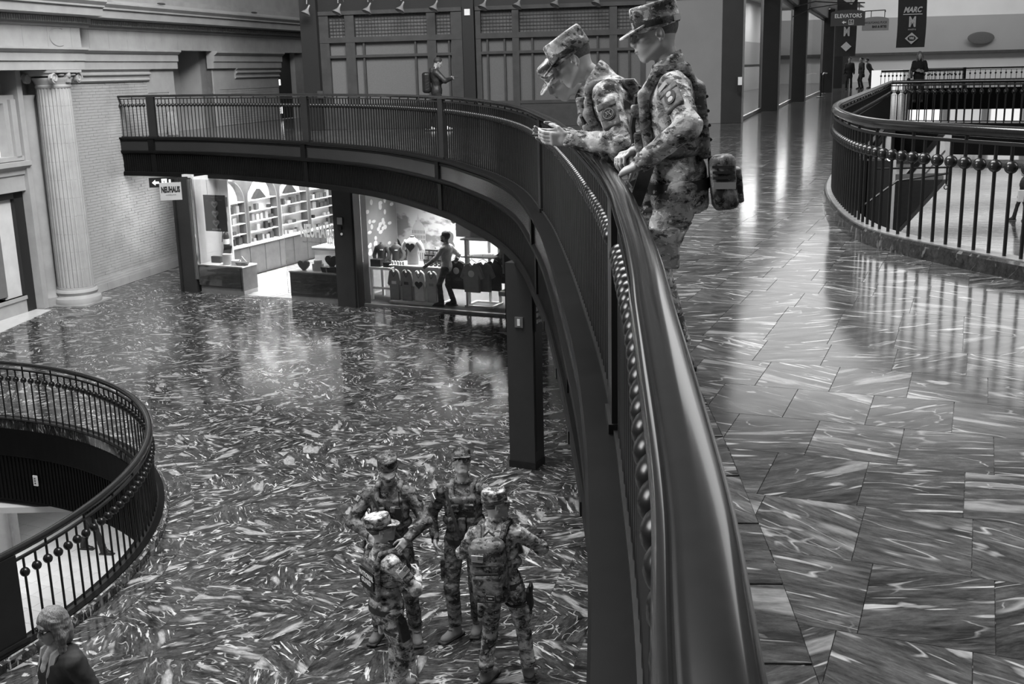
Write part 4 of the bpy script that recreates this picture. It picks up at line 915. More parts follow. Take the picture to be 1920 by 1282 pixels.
torso('white T-shirt torso form with a dark heart on the counter', 5.98, .62, .916, gs[2], 1.0, 'short', 'heart')
rk = sthing('clothes_rack', 'white four sided garment rack with open square base', 'clothes rack', 7.75, .75, 0)
for sx, sy in ((-.32, -.1), (-.28, -.28), (.3, .25), (.02, .3)): MB().box((sx, sy, .80), (.05, .05, 1.60)).build('upright', M['white'], rk)
a = MB(); a.box((0, -.26, .03), (.7, .06, .05)); a.box((.33, 0, .03), (.06, .56, .05)); a.box((-.33, 0, .03), (.06, .56, .05)); a.box((0, .28, .03), (.7, .05, .05)); a.build('base_frame', M['white'], rk)
for z in (1.58, 1.18): MB().box((0, 0, z), (.82, .62, .03)).build('shelf', M['white'], rk)
for i, (x, y, mi, lab) in enumerate(((-.10, -.20, 5, 'grey printed T-shirt hanging at the front of the white rack'), (.10, -.04, 0, 'mid grey T-shirt behind the front one on the white rack'), (.28, .12, 4, 'black T-shirt at the back of the white rack'), (-.62, .05, 4, 'black printed T-shirt hanging left of the white rack'))):
    t_ = sthing('t_shirt', lab, 't-shirt', 7.75 + x, .75 + y - .16, .38); tee(t_, 0, 0, 0, gs[mi], .05, .19, .68, .09)
    MB().tube([(-.12, 0, .69), (0, 0, .76), (.12, 0, .69)], .008, 5).build('hanger', M['white'], t_); MB().tube([(0, 0, .76), (0, 0, .84), (.02, 0, .86)], .006, 5).build('hook', M['steel'], t_)
    if i in (0, 3): MB().ball((0, -.05, .44), (.08, .012, .08), 10, 6).build('print', M['textwhite'], t_)
for i, (x, mi, lab) in enumerate(((-.22, 2, 'white T-shirt form on top of the white rack'), (.14, 5, 'grey T-shirt form with round print on top of the white rack'))):
    t_ = sthing('t_shirt', lab, 't-shirt', 7.55 + x, .70, 1.60); tee(t_, 0, 0, 0, gs[mi], .07, .20, .66, .10)
    if i: MB().ball((0, -.07, .42), (.08, .012, .07), 10, 6).build('print', M['textwhite'], t_)
t_ = sthing('hoodie', 'dark garment with a white letter at the far right of the shop', 'garment', 8.30, .8, .55); tee(t_, 0, 0, 0, gs[4], .07, .22, .72, .10); text('letter', 'F', .26, M['textwhite'], t_, PM(-.02, -.072, .33), bold=.012)
t_ = sthing('hoodie', 'grey top on a white base at the right edge of the shop window', 'garment', 8.62, .45, .30); tee(t_, 0, 0, .55, gs[5], .08, .20, .75, .08); MB().box((0, 0, .12), (.5, .4, .10)).build('stand_base', M['white'], t_); MB().box((0, .03, .36), (.30, .10, .38)).build('skirt', gs[0], t_)
mb = MB(); rr = random.Random(9); fl_ = sthing('flower_panel', 'dark printed flower panel on the wall behind the white rack', 'wall panel', 7.9, 2.34, 0); MB().box((0, .02, 1.9), (1.3, .03, 1.0)).build('sheet', gs[1], fl_)
for i in range(40): mb.ball((rr.uniform(-.6, .6), -.004, 1.9 + rr.gauss(0, .2)), (.05, .005, .045), 7, 5)
mb.build('blossom', M['textwhite'], fl_)
# ---- big dark pillar standing on the lower floor under the bridge
pc = Vector((.17, 14.62)); pa_ = math.atan2(-.19, .36)
pl = thing('pillar', 'square dark brown pillar on the lower floor holding up the bridge', 'pillar', (pc.x, pc.y, LOW), -.46)
MB().box((0, 0, 1.42), (.38, .30, 2.84)).build('shaft', plain('dark_pillar_paint', .035, .45, 0, .1, 4), pl); MB().box((0, 0, .05), (.40, .32, .10)).build('foot', M['bronze'], pl)
MB().box((.193, .0, 1.4), (.012, .2, 2.3)).build('side_panel', M['pil'], pl)
sc2 = thing('switch_box', 'metal switch box with glowing key plate on the dark pillar', 'switch box', pc.to_3d() + Vector((.0, 0, LOW)), -.46); 
MB().box((0, -.16, 2.05), (.12, .02, .14)).build('plate', M['steel'], sc2); MB().box((0, -.172, 2.05), (.04, .01, .09)).build('key_plate', M['textwhite'], sc2)
sc3 = sthing('switch_box', 'metal switch box on the dark shop pier between the two shops', 'switch box', 4.68, -.40, 0); MB().box((0, 0, 2.02), (.14, .03, .16)).build('plate', M['steel'], sc3); MB().box((0, -.02, 1.86), (.10, .04, .08)).build('lower_box', M['black'], sc3); MB().tube([(.04, -.01, 1.72), (.04, -.03, 1.72)], .03, 10).build('button', M['textwhite'], sc3)
dd = thing('directory_sign', 'hanging black directory sign with white text at the dark pillar', 'sign', (pc.x, pc.y, LOW + 2.12), -.46); mb = MB(); mb.box((.215, .0, .12), (.02, .22, .62)); mb.build('board', M['black'], dd)
for i, s in enumerate(('Gates', 'Trains', 'Taxis', 'Food Court', 'Shops')): text('lettering', s, .062, M['textwhite'], dd, plane_M((.227, -.045, .28 - .085 * i), (0, 1, 0), (0, 0, 1)), align='LEFT', bold=.002); mb = MB(); mb.box((.227, -.075, .28 - .085 * i), (.006, .04, .055)); mb.build('icon', M['textwhite'], dd)
# ---- folding floor sign on the upper floor by the stone wall
fs_ = thing('floor_sign', 'folding A-frame caution sign standing behind the far end of the balustrade', 'sign', (-8.95, 30.55, 0), .35)
for s in (-1, 1):
    mb = MB(); mb.M = Matrix.Translation((0, s * .13, .31)) @ Matrix.Rotation(radians(s * 14), 4, 'X'); mb.prism([(-.15, -.31), (.15, -.31), (.10, .29), (.06, .33), (-.06, .33), (-.10, .29)], -.012, .012, 'y'); mb.build('panel', plain('worn_sign_plastic', .13, .5, 0, .3, 9), fs_)

# lit shops and signs at the far end of the lower concourse (seen through the right openings)
lf = struct(MB().box((30, 86, LOW + 1.5), (70, .4, 3.2), -.12).build('wall_lower_far', plain('lower_end_wall', .5, .6)))
for i in range(16):
    x = 14 + i * 2.9; mb = MB(); mb.M = Matrix.Translation((x, 85.6 + (30 - x) * .12, LOW)) @ Matrix.Rotation(-.12, 4, 'Z')
    mb.box((0, 0, 1.35), (2.2, .08, 2.3)); mb.build('lit_window', emit('lit_shop_window_%d' % i, .9, (1.2, .5, .9)[i % 3]), lf)
for i in range(6): q = Vector((16, 30)).lerp(Vector((32, 76)), i / 5); area('lower_concourse_fill', (q.x, q.y, -1.1), (q.x, q.y, LOW), 15, 5.5, 330)  # added sheets of light, brighten the reflection in the lower floor
q = wpt(2.6, 1.6); area('under_bridge_downlight', (q.x, q.y, -1.15), (wpt(2.4).x, wpt(2.4).y, -2.4), .5, .5, 24, 120)

tx = thing('lit_sign', 'white lettering FIRST on a bright far shop window of the lower concourse', 'sign', (34.6, 84.45, -1.72), -.12); text('lettering', 'FIRST', .62, M['pil'], tx, PM(0, -.02, 0), bold=.02)
nt_ = thing('notice', 'small white notice on the ribbed inner wall of the lower opening', 'notice', (-7.63, 16.87, -4.69), radians(65.2 - 90)); MB().box((0, -.02, 0), (.085, .02, .17)).build('plate', M['textwhite'], nt_)
for i in range(3): MB().box((0, -.032, .04 - .04 * i), (.03, .006, .014)).build('mark', M['black'], nt_)
# ================================================================ signs, banners and things on the right
def flat_graphics_banner(label, O, rz, w_, h_, logos=True, skew=0):
    b = thing('banner', label, 'banner', O, rz)
    a = MB(); n = 8
    for s in (0, 1):
        for i in range(n): pass
    vs = []; fs = []
    for i in range(n + 1):
        z = -h_ * i / n; bow = .05 * sin(i * .9); k = 1 + skew * i / n
        vs += [(-w_ / 2 * k, bow, z), (w_ / 2 * k, bow + .03, z), (w_ / 2 * k, bow + .05, z), (-w_ / 2 * k, bow + .02, z)]
    for i in range(n): fs += [(i * 4 + k, i * 4 + (k + 1) % 4, i * 4 + 4 + (k + 1) % 4, i * 4 + 4 + k) for k in range(4)]
    fs += [(0, 1, 2, 3), (n * 4 + 3, n * 4 + 2, n * 4 + 1, n * 4)]
    a.add(vs, fs); a.build('cloth', plain('dark_banner_cloth', .055, .8), b, 30)
    MB().tube([(-w_ / 2 - .1, 0, .02), (w_ / 2 + .1, 0, .02)], .03, 8).build('top_rod', M['bronze'], b)
    return b
def rail_logo(parent, x, y, z, s, mat):      # three swooping bands
    for tx0, tx1, bx0, bx1, by in ((-1.0, -.42, -.02, .10, -.30), (-.34, .20, .13, .24, -.42), (.28, .95, .27, .40, -.48)):
        L = [(tx0 + (bx0 - tx0) * t ** 1.5, .5 + (by - .5) * t) for t in np.linspace(0, 1, 8)]; R = [(tx1 + (bx1 - tx1) * t ** 1.2, .5 + (by - .5) * t) for t in np.linspace(1, 0, 8)]
        MB().prism([(x + s * a, z + s * b * .9) for a, b in L + R], y - .012, y, 'y').build('logo_band', mat, parent)
PMy = lambda x, y, z: plane_M((x, y, z), (1, 0, 0), (0, 0, 1))
b = flat_graphics_banner('long dark banner with four white transit marks hanging before the far wall', (15.8, 45, 4.35), -.12, 1.08, 2.40, skew=.0)
rail_logo(b, .05, -.07, -.42, .30, M['textwhite']); text('lettering', 'AMTRAK', .15, M['textwhite'], b, PMy(0, -.075, -.20), bold=.006)
text('lettering', 'MARC', .28, M['textwhite'], b, PMy(.0, -.075, -1.00) @ Matrix(((1, .28, 0, 0), (0, 1, 0, 0), (0, 0, 1, 0), (0, 0, 0, 1))), bold=.012, sx=.85); MB().box((0, -.075, -1.16), (.72, .01, .035)).build('underline', M['textwhite'], b)
text('lettering', 'M', .52, M['textwhite'], b, PMy(0, -.075, -1.46), bold=.022, sx=.68); text('lettering', 'metro', .12, M['textwhite'], b, PMy(0, -.075, -1.72))
MB().prism([(0, -1.84), (.25, -2.06), (0, -2.28), (-.25, -2.06)], -.09, -.075, 'y').build('diamond', M['textwhite'], b); MB().prism([(.155 * cos(t), -2.06 + .10 * sin(t)) for t in np.linspace(0, 2 * pi, 21)[:-1]], -.10, -.09, 'y').build('diamond_oval', plain('banner_ink', .055, .8), b); text('lettering', 'VRE', .12, M['textwhite'], b, PMy(0, -.105, -2.06), bold=.006, sx=.85)
b = flat_graphics_banner('dark banner with swoosh mark half hidden behind the elevators sign', (14.6, 49.5, 4.9), -.12, .85, 3.2)
rail_logo(b, .05, -.07, -.95, .30, M['textwhite']); text('lettering', 'AMTRAK', .16, M['textwhite'], b, PMy(0, -.075, -.5), bold=.006); text('lettering', 'M', .5, M['textwhite'], b, PMy(0, -.075, -2.2), bold=.022, sx=.68); MB().prism([(0, -2.6), (.22, -2.8), (0, -3.0), (-.22, -2.8)], -.09, -.075, 'y').build('diamond', M['textwhite'], b)
e = thing('elevator_sign', 'dark arched hanging sign with the word ELEVATORS and an arrow', 'sign', (9.76, 33, 2.46), -.1)
MB().prism([(-.47, 0), (.47, 0), (.47, .36)] + [(.47 * cos(t), .36 + .08 * sin(t)) for t in np.linspace(.15, pi - .15, 11)] + [(-.47, .36)], -.03, .03, 'y').build('sign_board', plain('sign_board_grey', .05, .5), e)
text('lettering', 'ELEVATORS', .155, M['textwhite'], e, PMy(0, -.034, .27), sx=.93, bold=.002)
MB().prism([(-.17, .10), (-.11, .145), (-.11, .115), (-.05, .115), (-.05, .085), (-.11, .085), (-.11, .055)], -.04, -.031, 'y').build('arrow', M['textwhite'], e)
a = MB(); [a.box(c, d) for c, d in (((.085, -.035, .165), (.14, .008, .01)), ((.085, -.035, .035), (.14, .008, .01)), ((.02, -.035, .10), (.01, .008, .14)), ((.15, -.035, .10), (.01, .008, .14)))]; a.ball((.085, -.036, .142), (.012, .006, .012)); a.tube([(.083, -.036, .125), (.085, -.036, .09), (.11, -.036, .088), (.12, -.036, .055)], .006, 5); a.tube([(.085 + .032 * cos(t), -.036, .08 + .032 * sin(t)) for t in np.linspace(2.2, 5.6, 12)], .005, 5); a.build('wheelchair_symbol', M['textwhite'], e)
a = MB(); a.tube([(-.3, 0, .42), (-.3, 0, .62)], .012, 6); a.tube([(.3, 0, .42), (.3, 0, .62)], .012, 6); a.tube([(-1.5, .3, .58), (-.9, .2, .70), (-.3, 0, .64), (.45, 0, .62)], .018, 6); a.tube([(-1.5, .3, .30), (-1.0, .2, .52), (-.3, .0, .60)], .015, 6); a.build('scroll_bracket', M['bronze'], e, True)
p_ = thing('restaurant_sign', 'pale hanging restaurant sign on a bracket right of the elevators sign', 'sign', (12.15, 38, 2.44), -.1)
MB().prism([(-.42, 0), (.42, 0), (.42, .34)] + [(.42 * cos(t), .34 + .10 * sin(t)) for t in np.linspace(.15, pi - .15, 9)] + [(-.42, .34)], -.03, .03, 'y').build('sign_board', plain('pale_sign_face', .33, .6), p_)
text('lettering', 'WOLFGANG PUCK', .105, M['black'], p_, PMy(0, -.034, .25), sx=.80); text('lettering', 'BAR & BITES', .10, M['black'], p_, PMy(.12, -.034, .12), sx=.85, bold=.003)
a = MB(); a.tube([(-.9, .1, .55), (-.3, 0, .62), (.3, 0, .64), (.3, 0, .58)], .015, 6); a.tube([(.28, 0, .38), (.28, 0, .62)], .012, 6); a.tube([(-.15, 0, .40), (-.15, 0, .61)], .012, 6); a.build('bracket', M['bronze'], p_, True)
# railing with glowing plate behind, far left of the end wall
g = [Vector((17.0 + .17 * k, 52 - .02 * k)) for k in range(0, 22)][::-1]
railing('balustrade', 'short dark railing before a bright patch near the far wall, left of the distant woman', g, 0, 1.05, .3, ROUND, 1, .06, .80, .95)
struct(MB().box((18.6, 56, .55), (1.5, .06, .95)).build('bright_plate', emit('bright_plate_glow', .9, .8)))  # emissive plate set in as the bright patch behind the railing
a = MB(); a.box((20.6, 51.6, .55), (.12, .12, 1.1)); tag(a.build('end_post', M['bronze']), 'dark end post closing the short far railing', 'post')
# belt barrier posts by the shop row
for i, (x, y, lab) in enumerate(((13.6, 49.5, 'nearest dark belt barrier post by the shop piers'), (15.1, 54.5, 'middle dark belt barrier post by the shop piers'), (16.9, 60.0, 'farthest dark belt barrier post by the shop piers'))):
    s = thing('barrier_post', lab, 'barrier post', (x, y, 0)); MB().lathe([(.17, 0), (.17, .02), (.03, .05), (.03, .95), (.04, .96), (.04, 1.02)], 14).build('post', M['black'], s, 50)
    if i < 2:
        d = (Vector(((15.1, 54.5), (16.9, 60.0))[i]) - Vector((x, y))); mb = MB(); mb.tube([(0, 0, .98), (d.x * .5, d.y * .5, .93), (d.x, d.y, .98)], .03, 5); mb.build('belt', M['textwhite'], s)
# escalator flank seen inside the first opening
es = thing('escalator', 'pale sided escalator going down inside the first floor opening', 'escalator', (6.0, 17.6, 0))
def incl(x, w_, z0, z1, mat, name, y0=0.0, y1=6.3, slope=-.55):
    e = slope * (y1 - y0)
    MB().add([(x, y0, z0), (x + w_, y0, z0), (x + w_, y0, z1), (x, y0, z1), (x, y1, z0 + e), (x + w_, y1, z0 + e), (x + w_, y1, z1 + e), (x, y1, z1 + e)], [(0, 3, 2, 1), (4, 5, 6, 7), (0, 1, 5, 4), (2, 3, 7, 6), (0, 4, 7, 3), (1, 2, 6, 5)]).build(name, mat, es)
pale = plain('pale_escalator_panel', .50, .4)
incl(-.10, .10, .10, .36, pale, 'balustrade_panel'); incl(-.12, .14, .36, .46, M['black'], 'handrail_belt'); incl(-.09, .08, -.35, .10, pale, 'skirt_panel')
incl(.80, .10, .10, .36, pale, 'balustrade_panel'); incl(.78, .14, .36, .46, M['black'], 'handrail_belt'); incl(.82, .08, -.35, .10, pale, 'skirt_panel'); incl(0, .80, -.35, -.25, M['steel'], 'step_band')
# bracket lamp and hanging rods inside the opening
lb = thing('bracket_lamp', 'bright bare lamp on a horizontal rod bracket inside the first opening', 'lamp', (5.42, 16.0, .02))
MB().ball((0, 0, .12), .045, 10, 8).build('bulb', emit('bright_bulb', 1, 9), lb, True); MB().tube([(-.25, -.1, -.02), (.9, .05, -.04)], .014, 6).build('rod', M['black'], lb); MB().tube([(-.3, .1, -.55), (.15, .1, -.22), (.9, .06, -.12)], .018, 6).build('curved_rod', M['black'], lb, True)
MB().tube([(.84, .05, -.02), (.84, .05, -.28)], .014, 6).build('hanger', M['black'], lb); MB().tube([(.84 + .03 * cos(t), .05, -.32 + .03 * sin(t)) for t in np.linspace(0, 2 * pi, 12)], .008, 5).build('ring', M['black'], lb)
pl2 = thing('pillar', 'dark pillar on the lower floor seen inside the first opening', 'pillar', (5.75, 17.6, LOW)); MB().box((0, 0, 1.9), (.34, .34, 3.8)).build('shaft', M['pil'], pl2); MB().box((.22, 0, 1.9), (.08, .3, 3.8)).build('pale_edge', pale, pl2)
# ================================================================ people: sculpted as distance fields, meshed by surface nets
V3 = lambda *a: np.array(a, dtype=np.float32)
class Vol:
    def __init__(s, lo, hi, h):
        s.h = h; s.lo = np.array(lo, np.float32); s.n = np.maximum(np.ceil((np.array(hi) - np.array(lo)) / h).astype(int) + 1, 4)
        s.F = np.full(s.n, .12, np.float32); s.ax = [s.lo[i] + np.arange(s.n[i], dtype=np.float32) * h for i in range(3)]
    def blk(s, lo, hi, m=.07):
        sl = []
        for i in range(3):
            a = int(max(0, math.floor((lo[i] - m - s.lo[i]) / s.h))); b = int(min(s.n[i], math.ceil((hi[i] + m - s.lo[i]) / s.h) + 1))
            if b <= a: return None, None
            sl.append(slice(a, b))
        X = [s.ax[0][sl[0]][:, None, None], s.ax[1][sl[1]][None, :, None], s.ax[2][sl[2]][None, None, :]]
        return tuple(sl), X
    def put(s, sl, d, k, op):
        f = s.F[sl]
        if op == 'sub': d = -d; h = np.clip(.5 - .5 * (d - f) / k, 0, 1) if k > 0 else (d > f) * 1.; s.F[sl] = (f + (d - f) * h + k * h * (1 - h)) if False else np.where(True, -(_smin(-f, -d, k)), f)
        elif op == 'and': s.F[sl] = -(_smin(-f, -d, k))
        else: s.F[sl] = _smin(f, d, k)
    def cap(s, a, b, ra, rb=None, k=.02, op='add', sq=None):
        rb = ra if rb is None else rb; a = np.array(a, np.float32); b = np.array(b, np.float32); r = max(ra, rb)
        sl, X = s.blk(np.minimum(a, b) - r, np.maximum(a, b) + r)
        if sl is None: return s
        ba = b - a; L = max(float(ba @ ba), 1e-9); t = np.clip(((X[0] - a[0]) * ba[0] + (X[1] - a[1]) * ba[1] + (X[2] - a[2]) * ba[2]) / L, 0, 1)
        d = np.sqrt((X[0] - a[0] - t * ba[0]) ** 2 + (X[1] - a[1] - t * ba[1]) ** 2 + (X[2] - a[2] - t * ba[2]) ** 2) - (ra + (rb - ra) * t)
        s.put(sl, d, k, op); return s
    def ell(s, c, r, k=.02, op='add', R=None):
        c = np.array(c, np.float32); m = max(r); sl, X = s.blk(c - m, c + m)
        if sl is None: return s
        x, y, z = X[0] - c[0], X[1] - c[1], X[2] - c[2]
        if R is not None: x, y, z = (R[0][0] * x + R[1][0] * y + R[2][0] * z), (R[0][1] * x + R[1][1] * y + R[2][1] * z), (R[0][2] * x + R[1][2] * y + R[2][2] * z)
        k0 = np.sqrt((x / r[0]) ** 2 + (y / r[1]) ** 2 + (z / r[2]) ** 2); k1 = np.sqrt((x / r[0] ** 2) ** 2 + (y / r[1] ** 2) ** 2 + (z / r[2] ** 2) ** 2)
        s.put(sl, k0 * (k0 - 1) / np.maximum(k1, 1e-6), k, op); return s
    def box(s, c, hf, rd=.02, k=.01, op='add', R=None):
        c = np.array(c, np.float32); m = float(np.linalg.norm(hf)); sl, X = s.blk(c - m, c + m)
        if sl is None: return s
        x, y, z = X[0] - c[0], X[1] - c[1], X[2] - c[2]
        if R is not None: x, y, z = (R[0][0] * x + R[1][0] * y + R[2][0] * z), (R[0][1] * x + R[1][1] * y + R[2][1] * z), (R[0][2] * x + R[1][2] * y + R[2][2] * z)
        q = [np.abs(v) - (hh - rd) for v, hh in zip((x, y, z), hf)]
        d = np.sqrt(np.maximum(q[0], 0) ** 2 + np.maximum(q[1], 0) ** 2 + np.maximum(q[2], 0) ** 2) + np.minimum(np.maximum(np.maximum(q[0], q[1]), q[2]), 0) - rd
        s.put(sl, d, k, op); return s
    def half(s, p, n, k=.004):               # keep the side where (x-p).n < 0
        n = np.array(n, np.float32); n /= np.linalg.norm(n); X = [s.ax[0][:, None, None], s.ax[1][None, :, None], s.ax[2][None, None, :]]
        s.F = -_smin(-s.F, -((X[0] - p[0]) * n[0] + (X[1] - p[1]) * n[1] + (X[2] - p[2]) * n[2]), k); return s
    def folds(s, amp, freq, seed):
        idx = np.nonzero(np.abs(s.F) < .03); P_ = [s.ax[i][idx[i]] for i in range(3)]; r = np.random.RandomState(seed); w_ = np.zeros(len(idx[0]), np.float32)
        for j in range(4):
            d = r.randn(3); d[2] *= 1.6; d /= np.linalg.norm(d); e = r.randn(3); e /= np.linalg.norm(e); f = freq * (.6 + .8 * r.rand())
            w_ += np.abs(np.sin((d[0] * P_[0] + d[1] * P_[1] + d[2] * P_[2]) * f + 1.7 * np.sin((e[0] * P_[0] + e[1] * P_[1] + e[2] * P_[2]) * f * .55 + j) + r.rand() * 6)) - .6
        s.F[idx] += amp * w_; return s
    def mesh(s, smooth=0):
        F = s.F; F[0] = F[-1] = .1; F[:, 0] = F[:, -1] = .1; F[:, :, 0] = F[:, :, -1] = .1
        I = F < 0; n = F.shape; c = [(0, 0, 0), (1, 0, 0), (0, 1, 0), (1, 1, 0), (0, 0, 1), (1, 0, 1), (0, 1, 1), (1, 1, 1)]
        sub = lambda A, o: A[o[0]:n[0] - 1 + o[0], o[1]:n[1] - 1 + o[1], o[2]:n[2] - 1 + o[2]]
        cnt = sum(sub(I, o).astype(np.int8) for o in c); act = (cnt > 0) & (cnt < 8); ii = np.nonzero(act); N = len(ii[0])
        vid = np.full(act.shape, -1, np.int32); vid[ii] = np.arange(N); acc = np.zeros((N, 3), np.float32); num = np.zeros(N, np.float32)
        val = [F[ii[0] + o[0], ii[1] + o[1], ii[2] + o[2]] for o in c]
        for a in range(8):
            for b in range(a + 1, 8):
                df = [c[b][j] - c[a][j] for j in range(3)]
                if sum(abs(v) for v in df) != 1: continue
                m = (val[a] < 0) != (val[b] < 0); t = val[a] / np.where(m, val[a] - val[b], 1)
                for j in range(3): acc[:, j] += np.where(m, c[a][j] + df[j] * t, 0)
                num += m
        vs = s.lo + (np.stack(ii, 1) + acc / num[:, None]) * s.h
        fs = []
        for ax in range(3):
            o = [0, 0, 0]; o[ax] = 1; A = I[:n[0] - o[0], :n[1] - o[1], :n[2] - o[2]]; B = I[o[0]:, o[1]:, o[2]:]; e = np.nonzero(A != B); u, w_ = (ax + 1) % 3, (ax + 2) % 3
            ok = (e[u] > 0) & (e[w_] > 0) & (e[u] < n[u] - 1) & (e[w_] < n[w_] - 1); e = [q[ok] for q in e]; inn = A[tuple(e)]
            def g(du, dw): q = [x.copy() for x in e]; q[u] -= du; q[w_] -= dw; return vid[tuple(q)]
            q = np.stack([g(0, 0), g(1, 0), g(1, 1), g(0, 1)], 1); q[~inn] = q[~inn][:, ::-1]; fs.append(q)
        return vs, np.concatenate(fs)
def _smin(a, b, k):
    if k <= 0: return np.minimum(a, b)
    h = np.clip(.5 + .5 * (b - a) / k, 0, 1); return b + (a - b) * h - k * h * (1 - h)
def np_obj(name, vs, fs, mat, parent):
    me = bpy.data.meshes.new(name); me.vertices.add(len(vs)); me.vertices.foreach_set('co', np.ascontiguousarray(vs, np.float32).ravel())
    me.loops.add(fs.size); me.loops.foreach_set('vertex_index', np.ascontiguousarray(fs, np.int32).ravel()); me.polygons.add(len(fs))
    me.polygons.foreach_set('loop_start', np.arange(0, fs.size, 4, dtype=np.int32)); me.polygons.foreach_set('loop_total', np.full(len(fs), 4, np.int32))
    me.polygons.foreach_set('use_smooth', np.ones(len(fs), bool)); me.update(); me.validate()
    return obj(name, me, mat, parent)
def rotm(ax, deg): return np.array(Matrix.Rotation(radians(deg), 3, ax), np.float32)
def unit(v): v = np.array(v, float); return v / np.linalg.norm(v)
def ik(a, c, l1, l2, hint):
    a, c = np.array(a, float), np.array(c, float); d = np.linalg.norm(c - a)
    if d > (l1 + l2) * .998: c = a + (c - a) / d * (l1 + l2) * .998; d = (l1 + l2) * .998
    u = (c - a) / d; x = (l1 * l1 - l2 * l2 + d * d) / (2 * d); h = math.sqrt(max(l1 * l1 - x * x, 0)); hv = np.array(hint, float); hv -= u * (hv @ u); hv /= max(np.linalg.norm(hv), 1e-6)
    return a + u * x + hv * h, c
def strands(name, g):
    m, nt, b = _mat(name); N = NT(nt); tc = N.n('ShaderNodeTexCoord').outputs['Object']; f = N.noise(N.mapping(tc, (60, 60, 7)), 2.2, 4, .6, .6)
    N.l(N.ramp(f, [(.3, g * .25), (.52, g), (.75, g * 2.2)]), b.inputs['Base Color']); b.inputs['Roughness'].default_value = .45
    bp = N.n('ShaderNodeBump'); bp.inputs['Strength'].default_value = .6; bp.inputs['Distance'].default_value = .006; N.l(f, bp.inputs['Height']); N.l(bp.outputs[0], b.inputs['Normal']); return m
SKIN = {k: plain('skin_' + k, g, .5, 0, .07, 14, .05) for k, g in (('light', .42), ('mid', .35), ('dark', .17))}
M['hair'] = plain('dark_hair', .03, .6, 0, .3, 40, .3); M['hairl'] = strands('light_brown_hair', .17); M['hairshort'] = plain('cropped_hair', .085, .8, 0, .3, 90, .3)
M['eye'] = plain('eye_white', .6, .2); M['iris'] = plain('iris', .02, .2); M['lip'] = plain('lips', .2, .5); M['brow'] = plain('eyebrow', .06, .8)
CAMO = camo('camouflage_cloth', (.06, .19, .39, .58), 9.5); CAMOD = camo('camouflage_shade', (.035, .085, .14, .20), 9.5); CAMOB = camo('camouflage_in_shade', (.03, .075, .14, .21), 9.0); CAMOV = camo('camouflage_webbing', (.04, .11, .20, .30), 8.0)  # CAMOB: darker copy for the back pair, their shade painted into the cloth
M['boot'] = plain('suede_boot', .16, .85, 0, .15, 20, .2); M['strap'] = plain('dark_webbing', .035, .8, 0, .2, 30); M['patch'] = plain('dark_patch', .03, .8)
def head_mesh(vol_h, mask=False):
    v = Vol((-.11, -.15, -.21), (.11, .16, .17), vol_h)
    v.ell((0, -.012, .040), (.076, .098, .092), .02).ell((0, .028, -.034), (.057, .060, .066), .03).ell((0, .066, -.094), (.024, .022, .018), .025)
    v.cap((-.054, -.004, -.046), (-.022, .066, -.100), .016, .014, .018).cap((.054, -.004, -.046), (.022, .066, -.100), .016, .014, .018)
    v.cap((-.036, .080, .036), (.036, .080, .036), .012, .012, .014)
    for s in (-1, 1):
        v.ell((s * .047, .062, -.010), (.020, .022, .014), .018); v.ell((s * .031, .107, .013), (.019, .019, .012), .010, 'sub')
        v.ell((s * .031, .079, .012), (.0155, .013, .012), .004)
        v.ell((s * .077, -.010, .004), (.008, .020, .032), .004, 'add', rotm('X', -12) @ rotm('Z', s * 14)); v.ell((s * .086, -.004, .008), (.007, .011, .019), .004, 'sub'); v.ell((s * .080, -.009, -.024), (.008, .009, .010), .004)
        v.ell((s * .082, .008, -.002), (.005, .005, .008), .003); v.ell((s * .011, .106, -.028), (.008, .009, .007), .006)
    v.ell((0, .062, -.048), (.042, .040, .048), .02)
    v.cap((0, .088, .028), (0, .110, -.016), .0075, .010, .010).ell((0, .110, -.024), (.011, .011, .009), .006)
    v.ell((0, .096, -.053), (.022, .010, .0055), .005).ell((0, .094, -.064), (.020, .010, .0065), .005).box((0, .108, -.0585), (.023, .008, .0014), .001, .002, 'sub').ell((0, .104, -.077), (.022, .008, .006), .006, 'sub')
    v.cap((0, -.024, -.03), (0, -.026, -.085), .056, .054, .03)
    return v
def hand(vol, wrist, d, palm, curl=.5, side=1, spread=1.0):
    """palm, four bent fingers and a thumb added to a field; d along the hand, palm = palm normal, side=+1 right hand"""
    d = unit(d); n = unit(np.array(palm) - d * np.dot(palm, d)); x = np.cross(d, n) * side; w_ = np.array(wrist, float)
    R = np.stack([x, d, n], 1)
    vol.box(w_ + d * .045, (.040, .048, .014), .013, .012, 'add', R); vol.cap(w_ - d * .03, w_ + d * .02, .026, .024, .015)
    for i, (o, L) in enumerate(((.030, .88), (.010, 1.0), (-.010, .94), (-.029, .74))):
        p = w_ + d * .088 + x * o * spread; a = curl * .9; u = d * cos(a * .5) + n * sin(a * .5); L0 = .043 * L
        q = p + u * L0; u2 = d * cos(a * 1.4) + n * sin(a * 1.4); r = q + u2 * L0 * .72; u3 = d * cos(a * 2.2) + n * sin(a * 2.2); t = r + u3 * L0 * .55
        vol.cap(p - d * .01, q, .0095, .0088, .004).cap(q, r, .0088, .008, .003).cap(r, t, .008, .007, .003)
    p = w_ + d * .02 + x * .030; q = p + unit(d * .75 + x * .6 + n * .35) * .042; r = q + unit(d * .9 + x * .1 + n * (.3 + curl * .5)) * .034; t = r + unit(d * .9 - x * .15 + n * (.3 + curl * .6)) * .026
    vol.cap(p, q, .014, .011, .008).cap(q, r, .0105, .0095, .004).cap(r, t, .0095, .0075, .004)
def merge(parts):
    vs, fs, n = [], [], 0
    for v, f in parts: vs.append(v); fs.append(f + n); n += len(v)
    return np.concatenate(vs), np.concatenate(fs)
